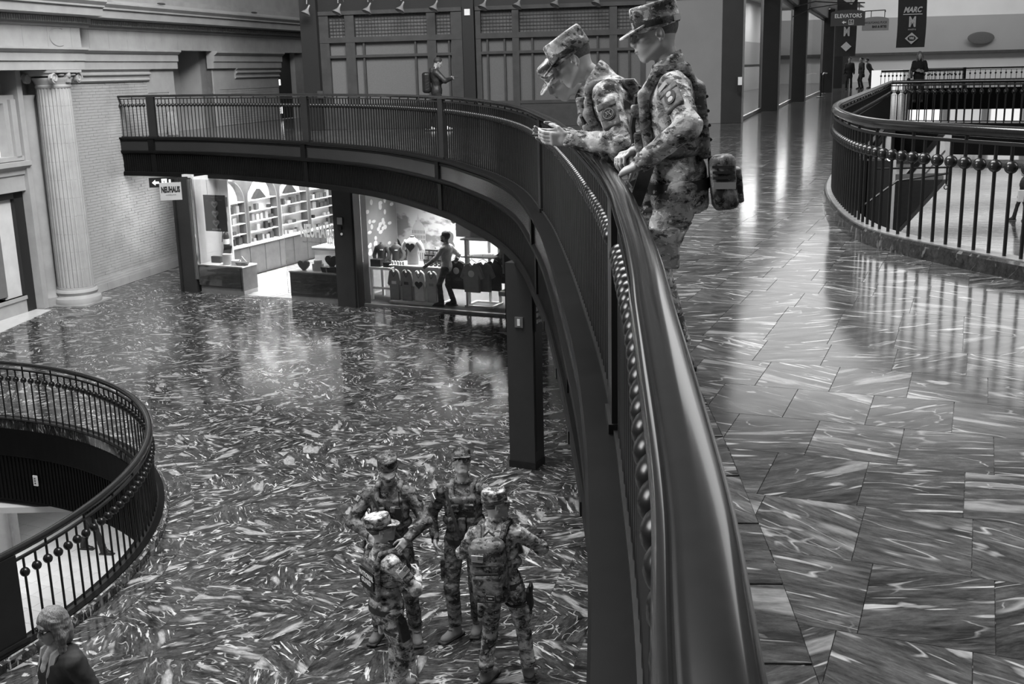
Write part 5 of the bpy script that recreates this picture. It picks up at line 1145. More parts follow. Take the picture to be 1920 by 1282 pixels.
class Person:
    """joints in a local frame: +y the way the person faces, +x their right, origin on the ground"""
    def __init__(s, label, base, heading, H=1.78, lean=(0, 0), nf=0.0, hips=None, head=(0, 0, 0), rw=None, lw=None, rh=(.5, -.6, -.3), lh=(-.5, -.6, -.3), rf=(.12, .02), lf=(-.12, -.02), rfa=0, lfa=0, vox=.011, group=None, width=1.0, twist=0, name='person'):
        s.H = H; k = s.k = H / 1.78; s.vox = vox
        s.root = thing(name, label, 'person', base, heading, group)
        s.hip = np.array(hips if hips is not None else (0, 0, .94 * k), float); Rt = rotm('X', -lean[0]) @ rotm('Y', lean[1]) @ rotm('Z', twist); s.Rt = Rt
        sp_ = lambda x, y, z: s.hip + Rt @ np.array((x * k, y * k, z * k))
        s.sp = sp_
        s.chest = sp_(0, .01, .33); s.nb = sp_(0, -.015, .525); W = .185 * width
        s.rs, s.ls = sp_(W, -.01, .455), sp_(-W, -.01, .455)
        s.Rh = Rt @ rotm('X', 0) if False else rotm('Z', head[1]) @ rotm('X', head[0]) @ rotm('Y', head[2])
        nd = unit(Rt @ np.array((0, .12 + nf, 1.)) + s.Rh @ np.array((0, 0, .8)) + np.array((0, 0, .3))); s.pv = s.nb + nd * .09 * k
        s.hc = s.pv + s.Rh @ np.array((0, .030, .088)) * k
        s.re, s.rw = ik(s.rs, rw if rw is not None else sp_(.27, .05, -.10), .29 * k, .265 * k, rh)
        s.le, s.lw = ik(s.ls, lw if lw is not None else sp_(-.27, .05, -.10), .29 * k, .265 * k, lh)
        s.rhp, s.lhp = s.hip + Rt @ np.array((.095 * k, 0, -.02)) * 1., s.hip + Rt @ np.array((-.095 * k, 0, -.02))
        s.ra, s.la = np.array((rf[0], rf[1], .10 * k)), np.array((lf[0], lf[1], .10 * k)); s.rfd = np.array((sin(radians(rfa)), cos(radians(rfa)), 0)); s.lfd = np.array((sin(radians(lfa)), cos(radians(lfa)), 0))
        s.rk, s.ra = ik(s.rhp, s.ra, .43 * k, .42 * k, np.array((.15, 1, 0)) + s.rfd * .3); s.lk, s.la = ik(s.lhp, s.la, .43 * k, .42 * k, np.array((-.15, 1, 0)) + s.lfd * .3)
    def bounds(s, pts, m): P_ = np.array(pts); return P_.min(0) - m, P_.max(0) + m
    def body(s, skin, headvox=.0045, rhand=None, lhand=None, hands=True):
        """continuous figure under the clothes with a modelled head and hands"""
        k = s.k; lo, hi = s.bounds([s.hip, s.nb, s.rs, s.ls, s.re, s.le, s.rw, s.lw, s.rk, s.lk, s.ra, s.la, s.hc], .14); lo[2] = -.01
        v = Vol(lo, hi, max(s.vox * 1.3, .013))
        v.ell(s.hip, (.14 * k, .095 * k, .11 * k), .03); v.cap(s.hip, s.chest, .10 * k, .11 * k, .04); v.cap(s.chest, s.nb, .11 * k, .06 * k, .04); v.cap(s.rs, s.ls, .05 * k, .05 * k, .04)
        for a, e, w_ in ((s.rs, s.re, s.rw), (s.ls, s.le, s.lw)): v.cap(a, e, .047 * k, .037 * k, .03); v.cap(e, w_, .037 * k, .026 * k, .02)
        for a, n_, f in ((s.rhp, s.rk, s.ra), (s.lhp, s.lk, s.la)): v.cap(a, n_, .075 * k, .05 * k, .03); v.cap(n_, f, .05 * k, .036 * k, .02); v.cap(f - np.array((0, 0, .02)), f + (s.rfd if f is s.ra else s.lfd) * .09 - np.array((0, 0, .055)), .030, .022, .02)
        v.cap(s.nb - s.Rt @ np.array((0, 0, .03)), s.pv + s.Rh @ np.array((0, .004, .02)), .060 * k, .054 * k, .03)
        parts = [v.mesh()]; hv, hf = head_mesh(headvox).mesh(); parts.append(((hv * k) @ s.Rh.T + s.hc, hf))
        if hands:
            for w_, e, hd, sd in ((s.rw, s.re, rhand, 1), (s.lw, s.le, lhand, -1)):
                dflt = dict(d=w_ - e, n=np.array((-sd, .25, 0.)), curl=.55); dflt.update(hd or {})
                q = Vol(w_ - .16, w_ + .16, max(min(s.vox * .55, .006), .0042)); hand(q, w_, dflt['d'], dflt['n'], dflt['curl'], sd); parts.append(q.mesh())
        b = np_obj('body', *merge(parts), skin, s.root)
        hm = Matrix(((*s.Rh[0] * k, s.hc[0]), (*s.Rh[1] * k, s.hc[1]), (*s.Rh[2] * k, s.hc[2]), (0, 0, 0, 1))); s.hm = hm
        if headvox < .009:
            for sx in (-1, 1):
                a = MB(); a.M = hm; a.ball((sx * .031, .0805, .0125), .0115, 12, 8); e = a.build('eye', M['eye'], s.root, True)
                a = MB(); a.M = hm; a.ball((sx * .031, .0895, .011), (.0062, .0035, .0062), 10, 6); a.build('iris', M['iris'], e, True)
                a = MB(); a.M = hm; a.tube([(sx * .014, .0925, .030), (sx * .031, .094, .036), (sx * .048, .083, .031)], [.004, .0045, .003], 6); a.build('eyebrow', M['brow'], s.root, True)
                a = MB(); a.M = hm; a.tube([(sx * .016, .088, .016), (sx * .031, .0915, .0205), (sx * .046, .082, .016)], .0042, 6); a.tube([(sx * .017, .087, .007), (sx * .031, .0895, .003), (sx * .045, .081, .007)], .003, 5); a.build('eyelid', skin, s.root, True)
            a = MB(); a.M = hm; a.tube([(-.021, .099, -.0575), (0, .1045, -.0565), (.021, .099, -.0575)], [.002, .004, .002], 6); a.tube([(-.018, .098, -.063), (0, .102, -.0645), (.018, .098, -.063)], [.002, .0045, .002], 6); a.build('lips', M['lip'], s.root, True)
        return b
    def headpart(s, name, fill_, mat, h=.005, lo=(-.17, -.2, -.26), hi=(.17, .22, .22), parent=None):
        v = Vol(lo, hi, h); fill_(v); a, f = v.mesh(); return np_obj(name, (a * s.k) @ s.Rh.T + s.hc, f, mat, parent or s.root)
    def short_hair(s, mat, low=-.035, full=0.0, h=.006):
        def fn(v):
            v.ell((0, -.014, .042), (.0795 + full, .101 + full, .093 + full), .0)
            v.half((0, .052, .05), (0, 1, -.55), .006); v.half((0, 0, low - .022), (0, .55, -1), .006)
            for sx in (-1, 1): v.ell((sx * .085, .03, -.01), (.03, .05, .05), .01, 'sub')
        return s.headpart('hair', fn, mat, h)
    def cap_hat(s, mat=CAMO, h=.005):
        def crown(v):
            v.ell((0, -.012, .060), (.0895, .1125, .30), 0); v.half((0, -.02, .143), (0, .06, 1), .012); v.half((0, -.01, .026), (0, -.10, -1), .004); v.folds(.0015, 55, 3)
        def brim(v):
            v.ell((0, .078, .040), (.080, .088, .3), 0); v.half((0, .08, .047), (0, .36, 1), .003); v.half((0, .08, .035), (0, -.36, -1), .003); v.ell((0, -.012, .06), (.082, .105, .3), .003, 'sub')
        c = s.headpart('cap', crown, mat, h); s.headpart('cap_brim', brim, mat, h, parent=c)
        a = MB(); a.M = s.hm; a.lathe([(.0915, .040), (.0925, .045), (.0925, .066), (.0915, .070)], 28, (0, 0, 0)); b = a.build('cap_band', CAMOD, c, 40)
        for vv in b.data.vertices: 
            q = s.hm.inverted() @ vv.co; q.y = q.y * 1.22 - .012; vv.co = s.hm @ q
        return c
    def jacket(s, mat, hem=-.10, ease=1.0, fold=.004, name='jacket', cuff=1.0, arms=True, h=None, collar=True, neck=.080, flare=0):
        k = s.k; e = ease; lo, hi = s.bounds([s.sp(0, 0, hem - .05), s.nb, s.rs, s.ls, s.re, s.le, s.rw, s.lw, s.sp(.17, .1, 0), s.sp(-.17, -.1, 0)], .13); v = Vol(lo, hi, h or s.vox); R = s.Rt
        v.ell(s.sp(0, .0, .02), (.168 * k * e + flare, .125 * k * e + flare, .19 * k), 0, 'add', R); v.ell(s.sp(0, .012, .30), (.178 * k * e, .130 * k * e, .22 * k), .06, 'add', R); v.ell(s.sp(0, -.025, .40), (.17 * k * e, .105 * k * e, .13 * k), .05, 'add', R)
        v.cap(s.sp(.14, -.015, .452), s.sp(-.14, -.015, .452), .068 * k * e, None, .05)
        if hem < -.12: v.ell(s.sp(0, 0, hem + .10), (.172 * k * e + flare, .135 * k * e + flare, .22 * k), .05, 'add', R)
        if arms:
            for a, m, w_ in ((s.rs, s.re, s.rw), (s.ls, s.le, s.lw)):
                v.cap(a, m, .070 * k * e, .056 * k * e, .035); d = unit(w_ - m); v.cap(m, w_ - d * .005 * cuff, .057 * k * e, .041 * k * e, .02); v.ell(m, (.060 * k * e,) * 3, .02)
        if collar: v.cap(s.nb + R @ np.array((0, .0, -.02)), s.nb + R @ np.array((0, .016, .075 * k)), neck * k, neck * .93 * k, .02)
        v.half(s.sp(0, 0, hem), R @ np.array((0, 0, -1)), .006)
        v.folds(fold, 34, int(abs(s.root.location.x * 100)) + 5)
        if collar: v.half(s.nb + R @ np.array((0, .0, .074 * k)), R @ np.array((0, .42, 1)), .004); v.cap(s.nb - R @ np.array((0, 0, -.03)), s.nb + R @ np.array((0, .03, .12)), .054 * k, .056 * k, .004, 'sub')
        for w_, m in ((s.rw, s.re), (s.lw, s.le)):
            d = unit(w_ - m); v.cap(w_ - d * .012, w_ + d * .06, .032 * k, .034 * k, .004, 'sub')
        return np_obj(name, *v.mesh(), mat, s.root)
    def trousers(s, mat, blouse=True, ease=1.0, top=.08, fold=.004, ankle=.075, name='trousers', h=None):
        k = s.k; e = ease; lo, hi = s.bounds([s.hip + np.array((0, 0, top + .03)), s.rhp, s.lhp, s.rk, s.lk, s.ra, s.la], .13); lo[2] = .02; v = Vol(lo, hi, h or s.vox)
        v.ell(s.hip - np.array((0, .01, .02)), (.158 * k * e, .118 * k * e, .135 * k), 0); v.cap(s.rhp, s.lhp, .085 * k, None, .03)
        for a, n_, f in ((s.rhp, s.rk, s.ra), (s.lhp, s.lk, s.la)):
            v.cap(a, n_, .098 * k * e, .072 * k * e, .03); b = f + (n_ - f) * .14; v.cap(n_, b, .070 * k * e, (.064 if blouse else ankle * .9) * k, .02)
            if blouse: v.ell(b, (.066 * k, .068 * k, .05 * k), .02)
            else: v.cap(b, f - np.array((0, 0, .03)), ankle * .9 * k, ankle * .95 * k, .01)
        v.folds(fold, 30, int(abs(s.root.location.y * 100)) + 9); v.half(s.hip + np.array((0, 0, top)), s.Rt @ np.array((0, 0, 1)), .004)
        if blouse:
            for sx, a, n_ in ((1, s.rhp, s.rk), (-1, s.lhp, s.lk)): c = a + (n_ - a) * .62; v.box(c + np.array((sx * .085 * k, 0, 0)), (.022, .075, .095), .014, .008)
        return np_obj(name, *v.mesh(), mat, s.root)
    def boots(s, mat, shaft=.20, h=None, name='boot'):
        for sd, a, n_, fd in (('r', s.ra, s.rk, s.rfd), ('l', s.la, s.lk, s.lfd)):
            v = Vol(a - np.array((.2, .24, .12)), a + np.array((.2, .24, shaft + .06)), h or min(s.vox, .010)); k = s.k; t = a + unit(n_ - a) * shaft; g = np.array((a[0], a[1], 0)); R = np.stack([np.array((fd[1], -fd[0], 0)), fd, np.array((0, 0, 1.))], 1)
            v.cap(a - np.array((0, 0, .03)), t, .050 * k, .054 * k, .02); v.ell(g + fd * .060 + np.array((0, 0, .040)), (.048, .135, .040), .035, 'add', R); v.ell(g + fd * .145 + np.array((0, 0, .036)), (.047, .065, .034), .02, 'add', R); v.cap(a + fd * .02 - np.array((0, 0, .0)), g + fd * .11 + np.array((0, 0, .055)), .040, .030, .02)
            v.half(t, unit(n_ - a), .004); v.half(g + np.array((0, 0, .004)), (0, 0, -1), .002)
            b = np_obj(name, *v.mesh(), mat, s.root)
            la_ = MB(); [la_.tube([tuple(a + fd * (.030 + .022 * q_) + np.array((0, 0, .055 - .028 * q_)) + np.array((fd[1], -fd[0], 0)) * x_ + fd * (.028 - abs(x_) * .5)) for x_ in (-.028, 0, .028)], .004, 5) for q_ in range(4)]; la_.build('laces', M['strap'], b, True)
            so = Vol(a - np.array((.2, .24, .13)), a + np.array((.2, .24, .02)), .009); so.box(g + fd * .07 + np.array((0, 0, .014)), (.050, .155, .014), .012, 0, 'add', R); so.half(g, (0, 0, -1), .001); np_obj('sole', *so.mesh(), M['strap'], b)
    def vest(s, mat, h=None):
        """plate carrier with shoulder straps, side bands and front pouches"""
        k = s.k; lo, hi = s.bounds([s.sp(.25, .25, .58), s.sp(-.25, -.25, 0)], .12); v = Vol(lo, hi, h or s.vox); R = s.Rt
        v.box(s.sp(0, .128, .29), (.135 * k, .026, .165 * k), .022, .0, 'add', R); v.box(s.sp(0, -.128, .29), (.138 * k, .028, .175 * k), .024, 0, 'add', R)
        v.ell(s.sp(0, .0, .19), (.198 * k, .150 * k, .085 * k), .01, 'add', R); v.half(s.sp(0, 0, .09), R @ np.array((0, 0, -1)), .005)
        for sx in (-1, 1):
            v.cap(s.sp(sx * .095, .12, .43), s.sp(sx * .10, .05, .532), .024 * k, .025 * k, .02); v.cap(s.sp(sx * .10, .05, .532), s.sp(sx * .10, -.07, .532), .025 * k, None, .01); v.cap(s.sp(sx * .10, -.07, .532), s.sp(sx * .095, -.13, .42), .025 * k, .025 * k, .02)
        v.folds(.0012, 50, 4); o = np_obj('vest', *v.mesh(), mat, s.root)
        for i, (x, z, wx, hz) in enumerate(((-.085, .20, .038, .07), (0, .20, .038, .07), (.085, .20, .038, .07), (.07, .36, .05, .035), (-.07, .37, .045, .03))): s.pouch('pouch', (x, .165, z), (wx, .024, hz), mat, o)
        for i in range(4):
            for sx in (-1, 1): s.strip('webbing', [(-.12, sx * .158, .20 + i * .065), (.12, sx * .158, .20 + i * .065)], .008, M['strap'], o, flat=True) if sx < 0 else None
        return o
    def pouch(s, name, c, hf, mat, parent=None, Rl=None, rd=.012, world=False):
        R = s.Rt if Rl is None else Rl; c = np.array(c, float) if world else s.sp(*c); m = max(hf) + .03; v = Vol(c - m * 1.4, c + m * 1.4, min(s.vox * .8, .008)); v.box(c, hf, rd, 0, 'add', R); v.folds(.0012, 70, 2)
        o = np_obj(name, *v.mesh(), mat, parent or s.root); return o
    def strip(s, name, pts, r, mat, parent=None, flat=False, world=False):
        P_ = [tuple(p) if world else tuple(s.sp(*p)) for p in pts]; a = MB(); a.tube(P_, r, 6); return a.build(name, mat, parent or s.root, True)
    def patch(s, name, c, nrm, up, w_, h_, mat, txt=None, oval=False, parent=None, tmat=None, size=.04):
        """flat sewn patch at c (local), facing nrm"""
        n = unit(nrm); u = unit(np.array(up, float) - n * np.dot(up, n)); r = np.cross(u, n); Mx = plane_M(tuple(c), tuple(r), tuple(u))
        a = MB(); a.M = Mx
        if oval: a.prism([(w_ / 2 * cos(t), h_ / 2 * sin(t)) for t in np.linspace(0, 2 * pi, 25)[:-1]], -.004, .004)
        else: a.box((0, 0, 0), (w_, h_, .008))
        o = a.build(name, mat, parent or s.root)
        if txt:
            for i, l in enumerate(txt): text('lettering', l, size, tmat or M['textwhite'], o, Mx @ Matrix.Translation((0, (len(txt) - 1) * size * .5 - i * size, .006)), ext=.001, bold=.0016, sx=.9)
        return o, Mx
    def flag(s, c, nrm, up, w_=.085, h_=.05, parent=None):
        o, Mx = s.patch('flag_patch', c, nrm, up, w_, h_, M['textwhite'], parent=parent); a = MB(); a.M = Mx
        for i in range(6): a.box((0, -h_ / 2 + h_ * (i * 2 + 1) / 13, .005), (w_, h_ / 14, .002))
        a.box((w_ * .27, h_ * .2, .006), (w_ * .42, h_ * .52, .002)); a.build('flag_stripes', plain('flag_ink', .10, .8), o); return o
    def arm_point(s, which, t, out, dist):
        a, e = (s.rs, s.re) if which == 'r' else (s.ls, s.le); p = a + (e - a) * t; d = unit(e - a); n = unit(np.array(out, float) - d * np.dot(out, d)); return p + n * dist, n, -d
    def sleeve_pocket(s, which, out, mat, t=.42):
        c, n, u = s.arm_point(which, t, out, .058); r = np.cross(u, n); o = s.pouch('sleeve_pocket', c, (.048, .012, .072), mat, None, np.stack([r, n, u], 1), .010, True)
        s.pouch('pocket_flap', c + n * .010 + u * .055, (.051, .007, .020), mat, o, np.stack([r, n, u], 1), .005, True); return c + n * .014, n, u
    def holster(s, side, mat=None):
        hp, kn = (s.rhp, s.rk) if side > 0 else (s.lhp, s.lk); c = hp + (kn - hp) * .30 + np.array((side * .125, 0, .0)); d = unit(kn - hp); R = np.stack([np.array((1., 0, 0)), np.cross(-d, (1., 0, 0)), -d], 1)
        o = s.pouch('holster', c, (.024, .045, .11), M['strap'], None, R, .016, True); s.pouch('pistol_grip', c + np.array((side * .02, -.03, .12)), (.016, .03, .045), M['black'], o, R @ rotm('X', 20), .012, True)
        a = MB(); a.tube([tuple(hp + (kn - hp) * .42 + np.array((.098 * cos(t), .098 * sin(t), 0))) for t in np.linspace(0, 2 * pi, 20)], .012, 5); a.build('thigh_strap', M['strap'], o, True); return o
    def belt(s):
        a = MB(); a.add([], []); n = 28; vs = [tuple(s.sp((.174 + .0) * cos(2 * pi * i / n), .135 * sin(2 * pi * i / n), .0 + z)) for z in (-.025, .025) for i in range(n)] + [tuple(s.sp(.186 * cos(2 * pi * i / n), .147 * sin(2 * pi * i / n), z)) for z in (.025, -.025) for i in range(n)]
        fs = [(r * n + i, r * n + (i + 1) % n, ((r + 1) % 4) * n + (i + 1) % n, ((r + 1) % 4) * n + i) for r in range(4) for i in range(n)]; a.add(vs, fs); return a.build('belt', M['strap'], s.root, 50)
# ================================================================ the cast
def tolocal(p, base, hd): d = Vector(p) - Vector(base); c, s_ = cos(-hd), sin(-hd); return np.array((c * d.x - s_ * d.y, s_ * d.x + c * d.y, d.z))
def soldier(label, base, hdg, skin='light', cm=None, voxel=.011, hv=.0055, vest=True, hairm='hairshort', rhand=None, lhand=None, world_r=None, world_l=None, **kw):
    hd = radians(hdg)
    if world_r is not None: kw['rw'] = tolocal(world_r, base, hd)
    if world_l is not None: kw['lw'] = tolocal(world_l, base, hd)
    p = Person(label, base, hd, vox=voxel, name='person', group=kw.pop('group', None), **kw)
    cm = cm or CAMO; p.body(SKIN[skin], hv, rhand, lhand); p.short_hair(M[hairm], h=max(.006, hv)); p.cap_hat(cm, max(hv, .0055))
    p.jacket(cm, -.13); p.trousers(cm, True); p.boots(M['boot'])
    if vest: p.vest(CAMOV if cm is CAMO else CAMOD)
    return p
# --- three at the rail
u1 = soldier('soldier standing upright at the handrail, nearest of the three at the upper rail', (.805, 5.3, 0), 84, 'mid', None, .0085, .003, H=1.77, nf=.35, head=(-11, 8, 0), lw=(-.40, .19, 1.065), rw=(-.04, .20, 1.10), lh=(-.8, -.6, -.2), rh=(.6, -.6, -.2), rf=(.13, -.02), lf=(-.13, .04), lean=(6, 0), lhand=dict(d=(.35, .85, -.40), n=(.1, -.45, -1), curl=1.0), rhand=dict(d=(-.7, .6, -.1), n=(0, -.3, -1), curl=.9))
SLV = camo('camouflage_pocket', (.06, .10, .13, .17), 7.0)
c, n, up_ = u1.sleeve_pocket('l', (-1, .35, 0), SLV, .48); u1.patch('unit_patch', c, n, up_, .056, .088, M['patch'], None, True); a = MB(); a.M = plane_M(tuple(c + n * .005), tuple(np.cross(unit(up_), n)), tuple(unit(up_))); a.ball((0, .018, 0), (.014, .016, .002), 10, 6); a.ball((0, -.018, 0), (.014, .016, .002), 10, 6); a.build('patch_emblem', plain('patch_thread', .35, .8), u1.root)
c, n, up_ = u1.arm_point('l', .16, (-.8, .5, 0), .074); u1.patch('name_tape', c, n, up_, .05, .03, plain('tan_patch', .3, .8))
u1.patch('name_tape', (u1.hm @ Vector((-.055, -.104, .055)))[:], u1.Rh @ np.array((-.45, -.9, 0)), u1.Rh @ np.array((0, 0, 1)), .085, .026, plain('name_tape_cloth', .3, .8))
o = u1.pouch('hip_pack', (-.10, -.20, .0), (.075, .06, .125), CAMOV, None, None, .03); u1.pouch('pack_pocket', (-.10, -.265, -.02), (.06, .018, .08), CAMOV, o, None, .012); a = MB(); a.M = Matrix.Translation(u1.sp(-.178, -.20, .0)); a.box((0, 0, -.01), (.006, .10, .03)); a.build('grey_strap', plain('pale_strap', .38, .7), o)
for i in range(3): a = MB(); a.M = Matrix.Translation(u1.sp(-.178, -.20, .075 - .025 * i)); a.box((0, 0, 0), (.006, .10, .012)); a.build('molle_strap', M['strap'], o)
u1.strip('sling', [(-.11, .155, .44), (-.02, .19, .30), (.10, .19, .10), (.2, .10, .0)], .014, M['strap']); u1.belt(); u1.holster(1)
a = MB(); a.M = Matrix.Translation(u1.sp(-.15, .165, .06)) @ Matrix.Rotation(radians(18), 4, 'X'); a.box((0, 0, 0), (.05, .06, .24), ch=.012); a.build('radio_pouch', M['strap'], u1.root)
u2 = soldier('soldier leaning on the handrail over a phone, middle of the three at the upper rail', (.74, 5.95, 0), 82, 'light', None, .0085, .003, H=1.82, nf=1.1, lean=(33, 0), hips=(0, -.04, .95), head=(-31, 6, 0), world_l=(.31, 5.72, 1.135), world_r=(.30, 5.98, 1.135), lh=(-.5, -.7, -.6), rh=(.5, -.7, -.6), rf=(.13, -.10), lf=(-.13, .0), lhand=dict(d=(-.25 * 0 + .10, 1, .03), n=(1, .1, .5), curl=.5), rhand=dict(d=(-.05, 1, .03), n=(-1, .1, .5), curl=.6))
c, n, up_ = u2.sleeve_pocket('l', (-1, .2, .1), SLV, .52); o, mx = u2.patch('unit_patch', c, n, up_, .072, .072, M['patch'], None, True); a = MB(); a.M = mx; a.tube([(.027 * cos(t), .027 * sin(t), .005) for t in np.linspace(0, 2 * pi, 20)], .0018, 5); a.tube([(-.014, -.014, .005), (0, .014, .005), (.014, -.014, .005)], .003, 5); a.tube([(-.014, .014, .005), (0, -.006, .005), (.014, .014, .005)], .003, 5); a.build('patch_emblem', plain('patch_thread_dim', .20, .8), o)
a = MB(); d = unit(u2.lw - u2.le); q = u2.lw - d * .025; r1 = unit(np.cross(d, (0, 0, 1.))); r2 = np.cross(d, r1); a.tube([tuple(q + (r1 * cos(t) + r2 * sin(t)) * .031) for t in np.linspace(0, 2 * pi, 18)], .007, 6); a.build('bracelet', M['strap'], u2.root, True)
u2.strip('sling', [(-.11, .155, .44), (-.05, .19, .25), (.05, .18, .08)], .014, M['strap']); u2.belt()
ph = thing('phone', 'dark phone held in both hands by the leaning soldier', 'phone', (.205, 5.84, 1.155), radians(82)); MB().box((0, 0, 0), (.072, .145, .009), ch=.003).build('case', M['black'], ph); MB().box((0, 0, .005), (.064, .13, .002)).build('screen', plain('phone_screen', .06, .1), ph)
u3 = soldier('soldier bent low over the handrail, farthest of the three at the upper rail', (.76, 6.78, 0), 84, 'light', None, .010, .004, H=1.78, nf=.9, lean=(41, 0), hips=(0, -.07, .93), head=(-40, 16, 0), world_l=(.30, 6.52, 1.10), world_r=(.36, 6.80, 1.10), lh=(-.6, -.6, -.5), rh=(.6, -.6, -.5), rf=(.13, -.10), lf=(-.13, 0.), lhand=dict(d=(.9, .5, 0), n=(0, 0, -1), curl=.5), rhand=dict(d=(-.8, .5, 0), n=(0, 0, -1), curl=.5))
c, n, up_ = u3.sleeve_pocket('l', (-1, .3, .2), SLV, .45); o, mx = u3.patch('unit_patch', c, n, up_, .055, .085, M['patch'], None, True); a = MB(); a.M = mx; a.ball((0, .018, .004), (.013, .015, .002), 8, 6); a.ball((0, -.018, .004), (.013, .015, .002), 8, 6); a.build('patch_emblem', plain('patch_thread2', .35, .8), o)
# --- four on the lower floor
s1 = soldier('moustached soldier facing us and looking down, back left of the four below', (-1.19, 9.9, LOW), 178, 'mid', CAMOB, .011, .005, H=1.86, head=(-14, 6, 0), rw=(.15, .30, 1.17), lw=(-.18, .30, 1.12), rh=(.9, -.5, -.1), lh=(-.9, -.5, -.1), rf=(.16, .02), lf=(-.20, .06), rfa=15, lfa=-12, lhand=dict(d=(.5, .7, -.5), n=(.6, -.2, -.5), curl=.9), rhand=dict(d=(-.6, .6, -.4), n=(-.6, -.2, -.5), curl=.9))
c, n, up_ = s1.arm_point('r', .3, (1, .5, 0), .072); s1.flag(c, n, up_); c, n, up_ = s1.arm_point('l', .3, (-1, .5, 0), .072); s1.patch('unit_patch', c, n, up_, .06, .06, M['patch'], None, True)
a = MB(); a.M = s1.hm; a.tube([(-.026, .094, -.049), (-.012, .104, -.046), (.012, .104, -.046), (.026, .094, -.049)], [.004, .008, .008, .004], 6); a.build('moustache', M['brow'], s1.root, True)
a = MB(); a.M = Matrix.Translation(s1.sp(-.10, .19, .34)); a.box((0, 0, 0), (.055, .035, .13), ch=.008); a.tube([(-.015, 0, .06), (-.015, 0, .22)], .005, 6); a.build('radio', M['black'], s1.root); s1.belt(); s1.holster(1)
s1.strip('sling', [(.14, .14, .50), (.04, .2, .32), (-.12, .2, .10)], .016, M['strap'])
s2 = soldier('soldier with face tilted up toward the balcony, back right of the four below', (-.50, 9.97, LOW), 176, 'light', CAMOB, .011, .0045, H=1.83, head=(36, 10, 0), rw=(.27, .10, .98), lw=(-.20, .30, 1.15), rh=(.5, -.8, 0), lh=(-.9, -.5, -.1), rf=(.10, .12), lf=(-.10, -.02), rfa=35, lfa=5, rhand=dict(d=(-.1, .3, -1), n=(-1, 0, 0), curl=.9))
s2.belt(); s2.strip('sling', [(.14, .13, .50), (.08, .2, .32), (.02, .2, .10)], .016, M['strap']); c, n, up_ = s2.arm_point('r', .3, (1, .5, 0), .072); s2.flag(c, n, up_)
s3 = soldier('soldier with the NATIONAL GUARD back panel, front left of the four below', (-1.12, 8.70, LOW), -52, 'light', None, .0095, .0045, H=1.74, head=(12, -26, 0), rw=(.09, .27, 1.12), lw=(-.12, .27, 1.12), rh=(1, -.5, -.2), lh=(-1, -.3, -.2), rf=(.10, -.05), lf=(-.12, .12), twist=-4, rhand=dict(d=(-.6, .45, .35), n=(-.4, -.8, -.1), curl=1.25))
o, mx = s3.patch('back_panel', s3.sp(-.01, -.166, .30), s3.Rt @ np.array((0, -1, .02)), (0, 0, 1), .24, .15, M['black'], ['NATIONAL', 'GUARD'], size=.056)
c, n, up_ = s3.sleeve_pocket('r', (1, .15, 0), CAMO, .40); s3.flag(c + up_ * .02, n, up_, .10, .06); s3.belt(); s3.holster(1); s3.strip('sling', [(.13, .10, .50), (.10, .19, .36), (.08, .2, .16)], .016, M['strap'])
a = MB(); kn = s3.rk; 
for kn in (s3.rk, s3.lk): s3.pouch('knee_pad', kn + np.array((0, .05, -.01)), (.058, .035, .075), CAMO, None, np.eye(3), .03, True)
s4 = soldier('soldier with a large backpack seen from behind, front right of the four below', (-.14, 9.0, LOW), -14, 'light', None, .0105, .0048, H=1.80, lean=(4, -6), head=(4, -62, 0), rw=(.10, .30, 1.28), lw=(-.16, .26, 1.12), rh=(1, -.4, -.3), lh=(-1, -.3, -.3), rf=(.20, .10), lf=(-.16, -.06), rfa=-20, lfa=12, rhand=dict(d=(-.6, .6, .4), n=(-.5, -.5, 0), curl=1.0))
bp = s4.pouch('backpack', (-.015, -.275, .22), (.155, .10, .275), CAMOD, None, None, .075); s4.pouch('front_pocket', (-.015, -.375, .10), (.125, .035, .12), CAMOD, bp, None, .03)
for sx in (-1, 1): s4.strip('shoulder_strap', [(sx * .10, -.20, .46), (sx * .115, -.10, .545), (sx * .12, .05, .545), (sx * .13, .16, .42), (sx * .16, .13, .22)], .026, CAMOD, bp)
s4.strip('zip', [(-.14, -.30, .12), (-.14, -.33, .30), (-.10, -.345, .42), (0, -.35, .47), (.08, -.345, .42), (.115, -.33, .30), (.115, -.30, .12)], .006, M['strap'], bp); s4.strip('carry_handle', [(-.05, -.22, .50), (0, -.22, .54), (.05, -.22, .50)], .010, M['strap'], bp)
for i in range(4): s4.strip('webbing', [(-.12, -.385 + .012 * (i > 1), .30 - .07 * i), (.09, -.385 + .012 * (i > 1), .30 - .07 * i)], .007, M['strap'], bp)
s4.flag(s4.sp(-.075, -.380, .36), s4.Rt @ np.array((0, -1, 0)), (0, 0, 1), .10, .06, bp); o, mx = s4.patch('badge', s4.sp(.01, -.415, .03), (0, -1, 0), (0, 0, 1), .09, .065, M['patch'], None, False, bp); a = MB(); a.M = mx; a.tube([(-.036, -.024, .005), (.036, -.024, .005), (.036, .024, .005), (-.036, .024, .005), (-.036, -.024, .005)], .002, 5); a.tube([(-.018, 0, .005), (.018, 0, .005)], .006, 5); a.build('badge_rim', plain('badge_thread', .3, .8), o)
s4.holster(1); s4.belt()
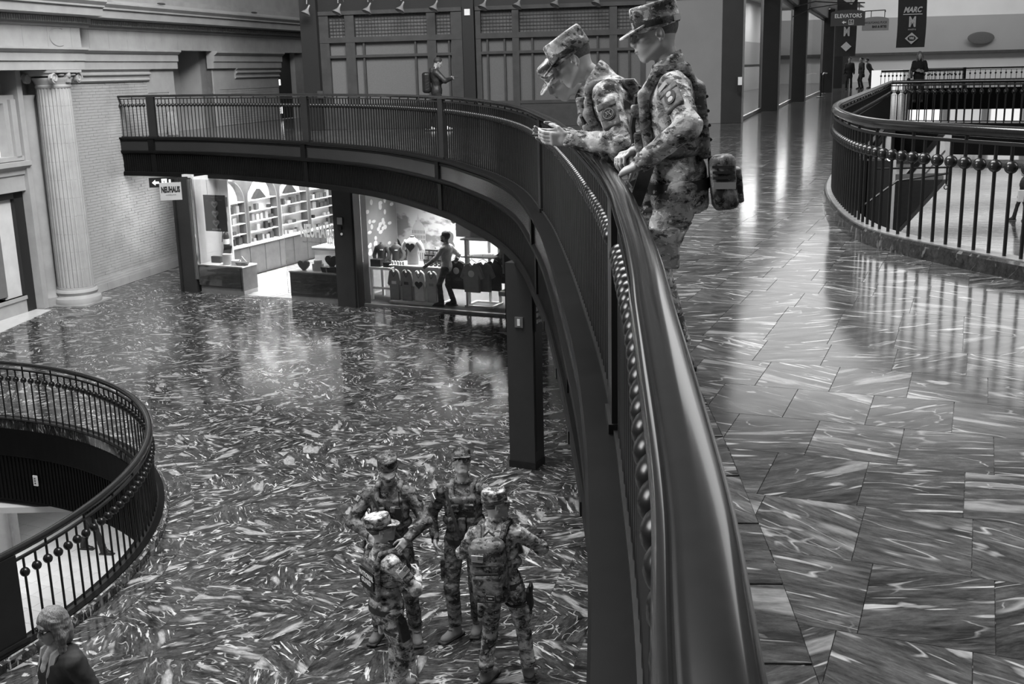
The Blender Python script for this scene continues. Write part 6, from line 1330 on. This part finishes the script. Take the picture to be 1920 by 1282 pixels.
# --- civilians
def coat_person(label, base, hdg, cloth, pants, skin='light', vox=.013, hv=.006, hem=-.12, ease=1.02, hands=True, rhand=None, lhand=None, hair=True, shoe=None, flare=0, **kw):
    p = Person(label, base, radians(hdg), vox=vox, **kw); p.body(SKIN[skin], hv, rhand, lhand, hands)
    p.jacket(cloth, hem, ease, .004, name='coat', neck=.07, flare=flare); p.trousers(pants, False, .88); p.boots(shoe or M['black'], .12, name='shoe'); return p
DK = plain('dark_coat_cloth', .018, .8, 0, .2, 30); DP = plain('dark_trousers_cloth', .02, .85, 0, .2, 30); PAD = plain('dark_quilted_jacket', .03, .5, 0, .2, 10)
wm = coat_person('woman in sunglasses with long hair and dark coat by the lower opening', (-3.26, 7.22, LOW), 138, DK, DP, 'mid', .011, .0045, -.42, 1.16, H=1.72, width=1.1, head=(-8, 4, 0), rw=(.24, .10, .95), lw=(-.24, .12, .95), flare=.02)
def wh(v):
    v.ell((0, -.018, .050), (.092, .110, .104), 0); v.ell((0, -.060, -.06), (.105, .080, .13), .05)
    for sx in (-1, 1): v.cap((sx * .070, .02, .06), (sx * .088, .0, -.06), .030, .038, .03); v.cap((sx * .088, .0, -.06), (sx * .095, .02, -.19), .038, .030, .03)
    v.ell((0, .100, -.030), (.058, .080, .098), .012, 'sub'); v.cap((0, .13, .085), (0, .02, .160), .012, .010, .02, 'sub'); v.folds(.0022, 60, 8)
wm.headpart('hair', wh, M['hairl'], .005)
a = MB(); a.M = wm.hm
for sx in (-1, 1): a.ball((sx * .032, .099, .012), (.026, .008, .019), 12, 8); a.tube([(sx * .056, .094, .016), (sx * .078, .03, .014), (sx * .082, -.01, .010)], .0035, 5)
a.tube([(-.010, .108, .016), (.010, .108, .016)], .004, 5); a.build('sunglasses', plain('dark_lens', .01, .1), wm.root, True)
pale = plain('pale_shirt_cloth', .48, .8, 0, .25, 40, .2)
v = Vol(wm.sp(-.25, -.2, .1), wm.sp(.25, .3, .62) + .1, .009); v.ell(wm.sp(0, .075, .33), (.062, .078, .20), 0); v.cap(wm.nb + np.array((0, .01, -.03)), wm.nb + np.array((0, .03, .03)), .070, .062, .03); v.folds(.003, 60, 2); np_obj('shirt', *v.mesh(), pale, wm.root)
for sx in (-1, 1): wm.strip('collar_lapel', [(sx * .075, -.02, .55), (sx * .075, .075, .50), (sx * .062, .125, .36), (sx * .04, .145, .20)], [.024, .034, .028, .014], plain('light_collar', .40, .8), None)
mu_ = coat_person('man in dark jacket with backpack walking upstairs with a phone', (-1.78, 29.5, 0), -78, PAD, DP, 'mid', .016, .009, -.10, 1.12, H=1.86, head=(-22, 0, 0), rw=(.12, .38, 1.30), lw=(-.10, .36, 1.28), rh=(.8, -.5, -.4), lh=(-.8, -.5, -.4), rf=(.09, .16), lf=(-.10, -.24), shoe=M['textwhite'])
mu_.short_hair(M['hair'], -.05, .006, .009); bp = mu_.pouch('backpack', (0, -.24, .22), (.15, .10, .26), M['black'], None, None, .07)
mu_.pouch('hood', (0, -.10, .50), (.12, .05, .07), PAD, None, None, .04)
p_ = mu_.root.matrix_basis @ Vector(tuple(mu_.rw + np.array((-.08, .12, .02)))); ph = thing('phone', 'dark phone in the hand of the man walking upstairs', 'phone', p_, radians(-78)); MB().box((0, 0, 0), (.07, .14, .009), ch=.003).build('case', M['black'], ph)
q = sw(6.98, .42); ms = coat_person('bearded man in pale polo shirt and glasses inside the souvenir shop', (q.x, q.y, LOW + .012), 66, plain('pale_polo_cloth', .42, .8, 0, .1, 20), DP, 'dark', .014, .008, -.10, 1.0, H=1.74, head=(4, 6, 0), lw=(-.30, .34, 1.0), rw=(.28, -.06, .92), lh=(-.7, -.5, -.3), rf=(.10, -.10), lf=(-.10, .12))
ms.short_hair(M['hair'], -.05, .014, .008); ms.headpart('beard', lambda v: (v.ell((0, .045, -.07), (.062, .066, .055), 0), v.half((0, .04, -.045), (0, .35, 1), .01)), M['hair'], .008)
for sd, sh_, el in ((1, ms.rs, ms.re), (-1, ms.ls, ms.le)):   # bare forearms below short sleeves
    w_ = ms.rw if sd > 0 else ms.lw; a = MB(); a.tube([tuple(el + (sh_ - el) * .15), tuple(el), tuple(w_)], [.062, .060, .043], 10); a.build('forearm', SKIN['dark'], ms.root, True)
a = MB(); a.M = ms.hm; [a.tube([(sx * .032 + .018 * cos(t), .098, .012 + .015 * sin(t)) for t in np.linspace(0, 2 * pi, 12)], .004, 5) for sx in (-1, 1)]; a.build('glasses', M['black'], ms.root, True)
fwm = coat_person('distant woman in dark coat standing beyond the far railings', (14.75, 41.0, 0), 165, DK, DP, 'light', .022, .013, -.30, 1.08, H=1.76, head=(0, 0, 0), rw=(.10, .26, 1.1), lw=(-.12, .26, 1.08)); fwm.headpart('hair', wh, M['hairl'], .012); fwm.pouch('shoulder_bag', (.26, .0, .05), (.05, .12, .14), M['boot'], None, None, .03)
for i, (x, y, hd, lab) in enumerate(((19.4, 62.6, 100, 'dark coated person standing by the far end of the shop piers'), (20.2, 63.4, 80, 'dark coated person bending forward right beside the far shop piers'), (18.3, 61.2, 160, 'dark person half hidden between the two farthest shop piers'))):
    p = coat_person(lab, (x, y, 0), hd, DK, DP, 'mid', .028, .016, -.30, 1.15, H=1.70, lean=(30, 0) if i == 1 else (4, 0), hands=False); p.short_hair(M['hair'], -.05, .01, .014)
bl = coat_person('walking person in dark clothes on the pale basement floor', (-8.42, 20.7, BASE + .02), -100, DK, DP, 'mid', .018, .012, -.12, 1.05, H=1.76, rf=(.09, .28), lf=(-.09, -.26), rw=(.25, .2, .95), lw=(-.25, -.1, .95)); bl.short_hair(M['hair'], -.05, .008, .012)
rp = coat_person('person with a pale bag on the lower floor at the right edge of view', (17.1, 37.2, LOW), 80, DK, DP, 'mid', .024, .015, -.12, 1.05, H=1.72, rf=(.09, .22), lf=(-.09, -.2)); rp.short_hair(M['hair'], -.05, .008, .014); bg = rp.pouch('tote_bag', (-.30, .05, -.06), (.05, .20, .20), M['textwhite'], None, None, .03)
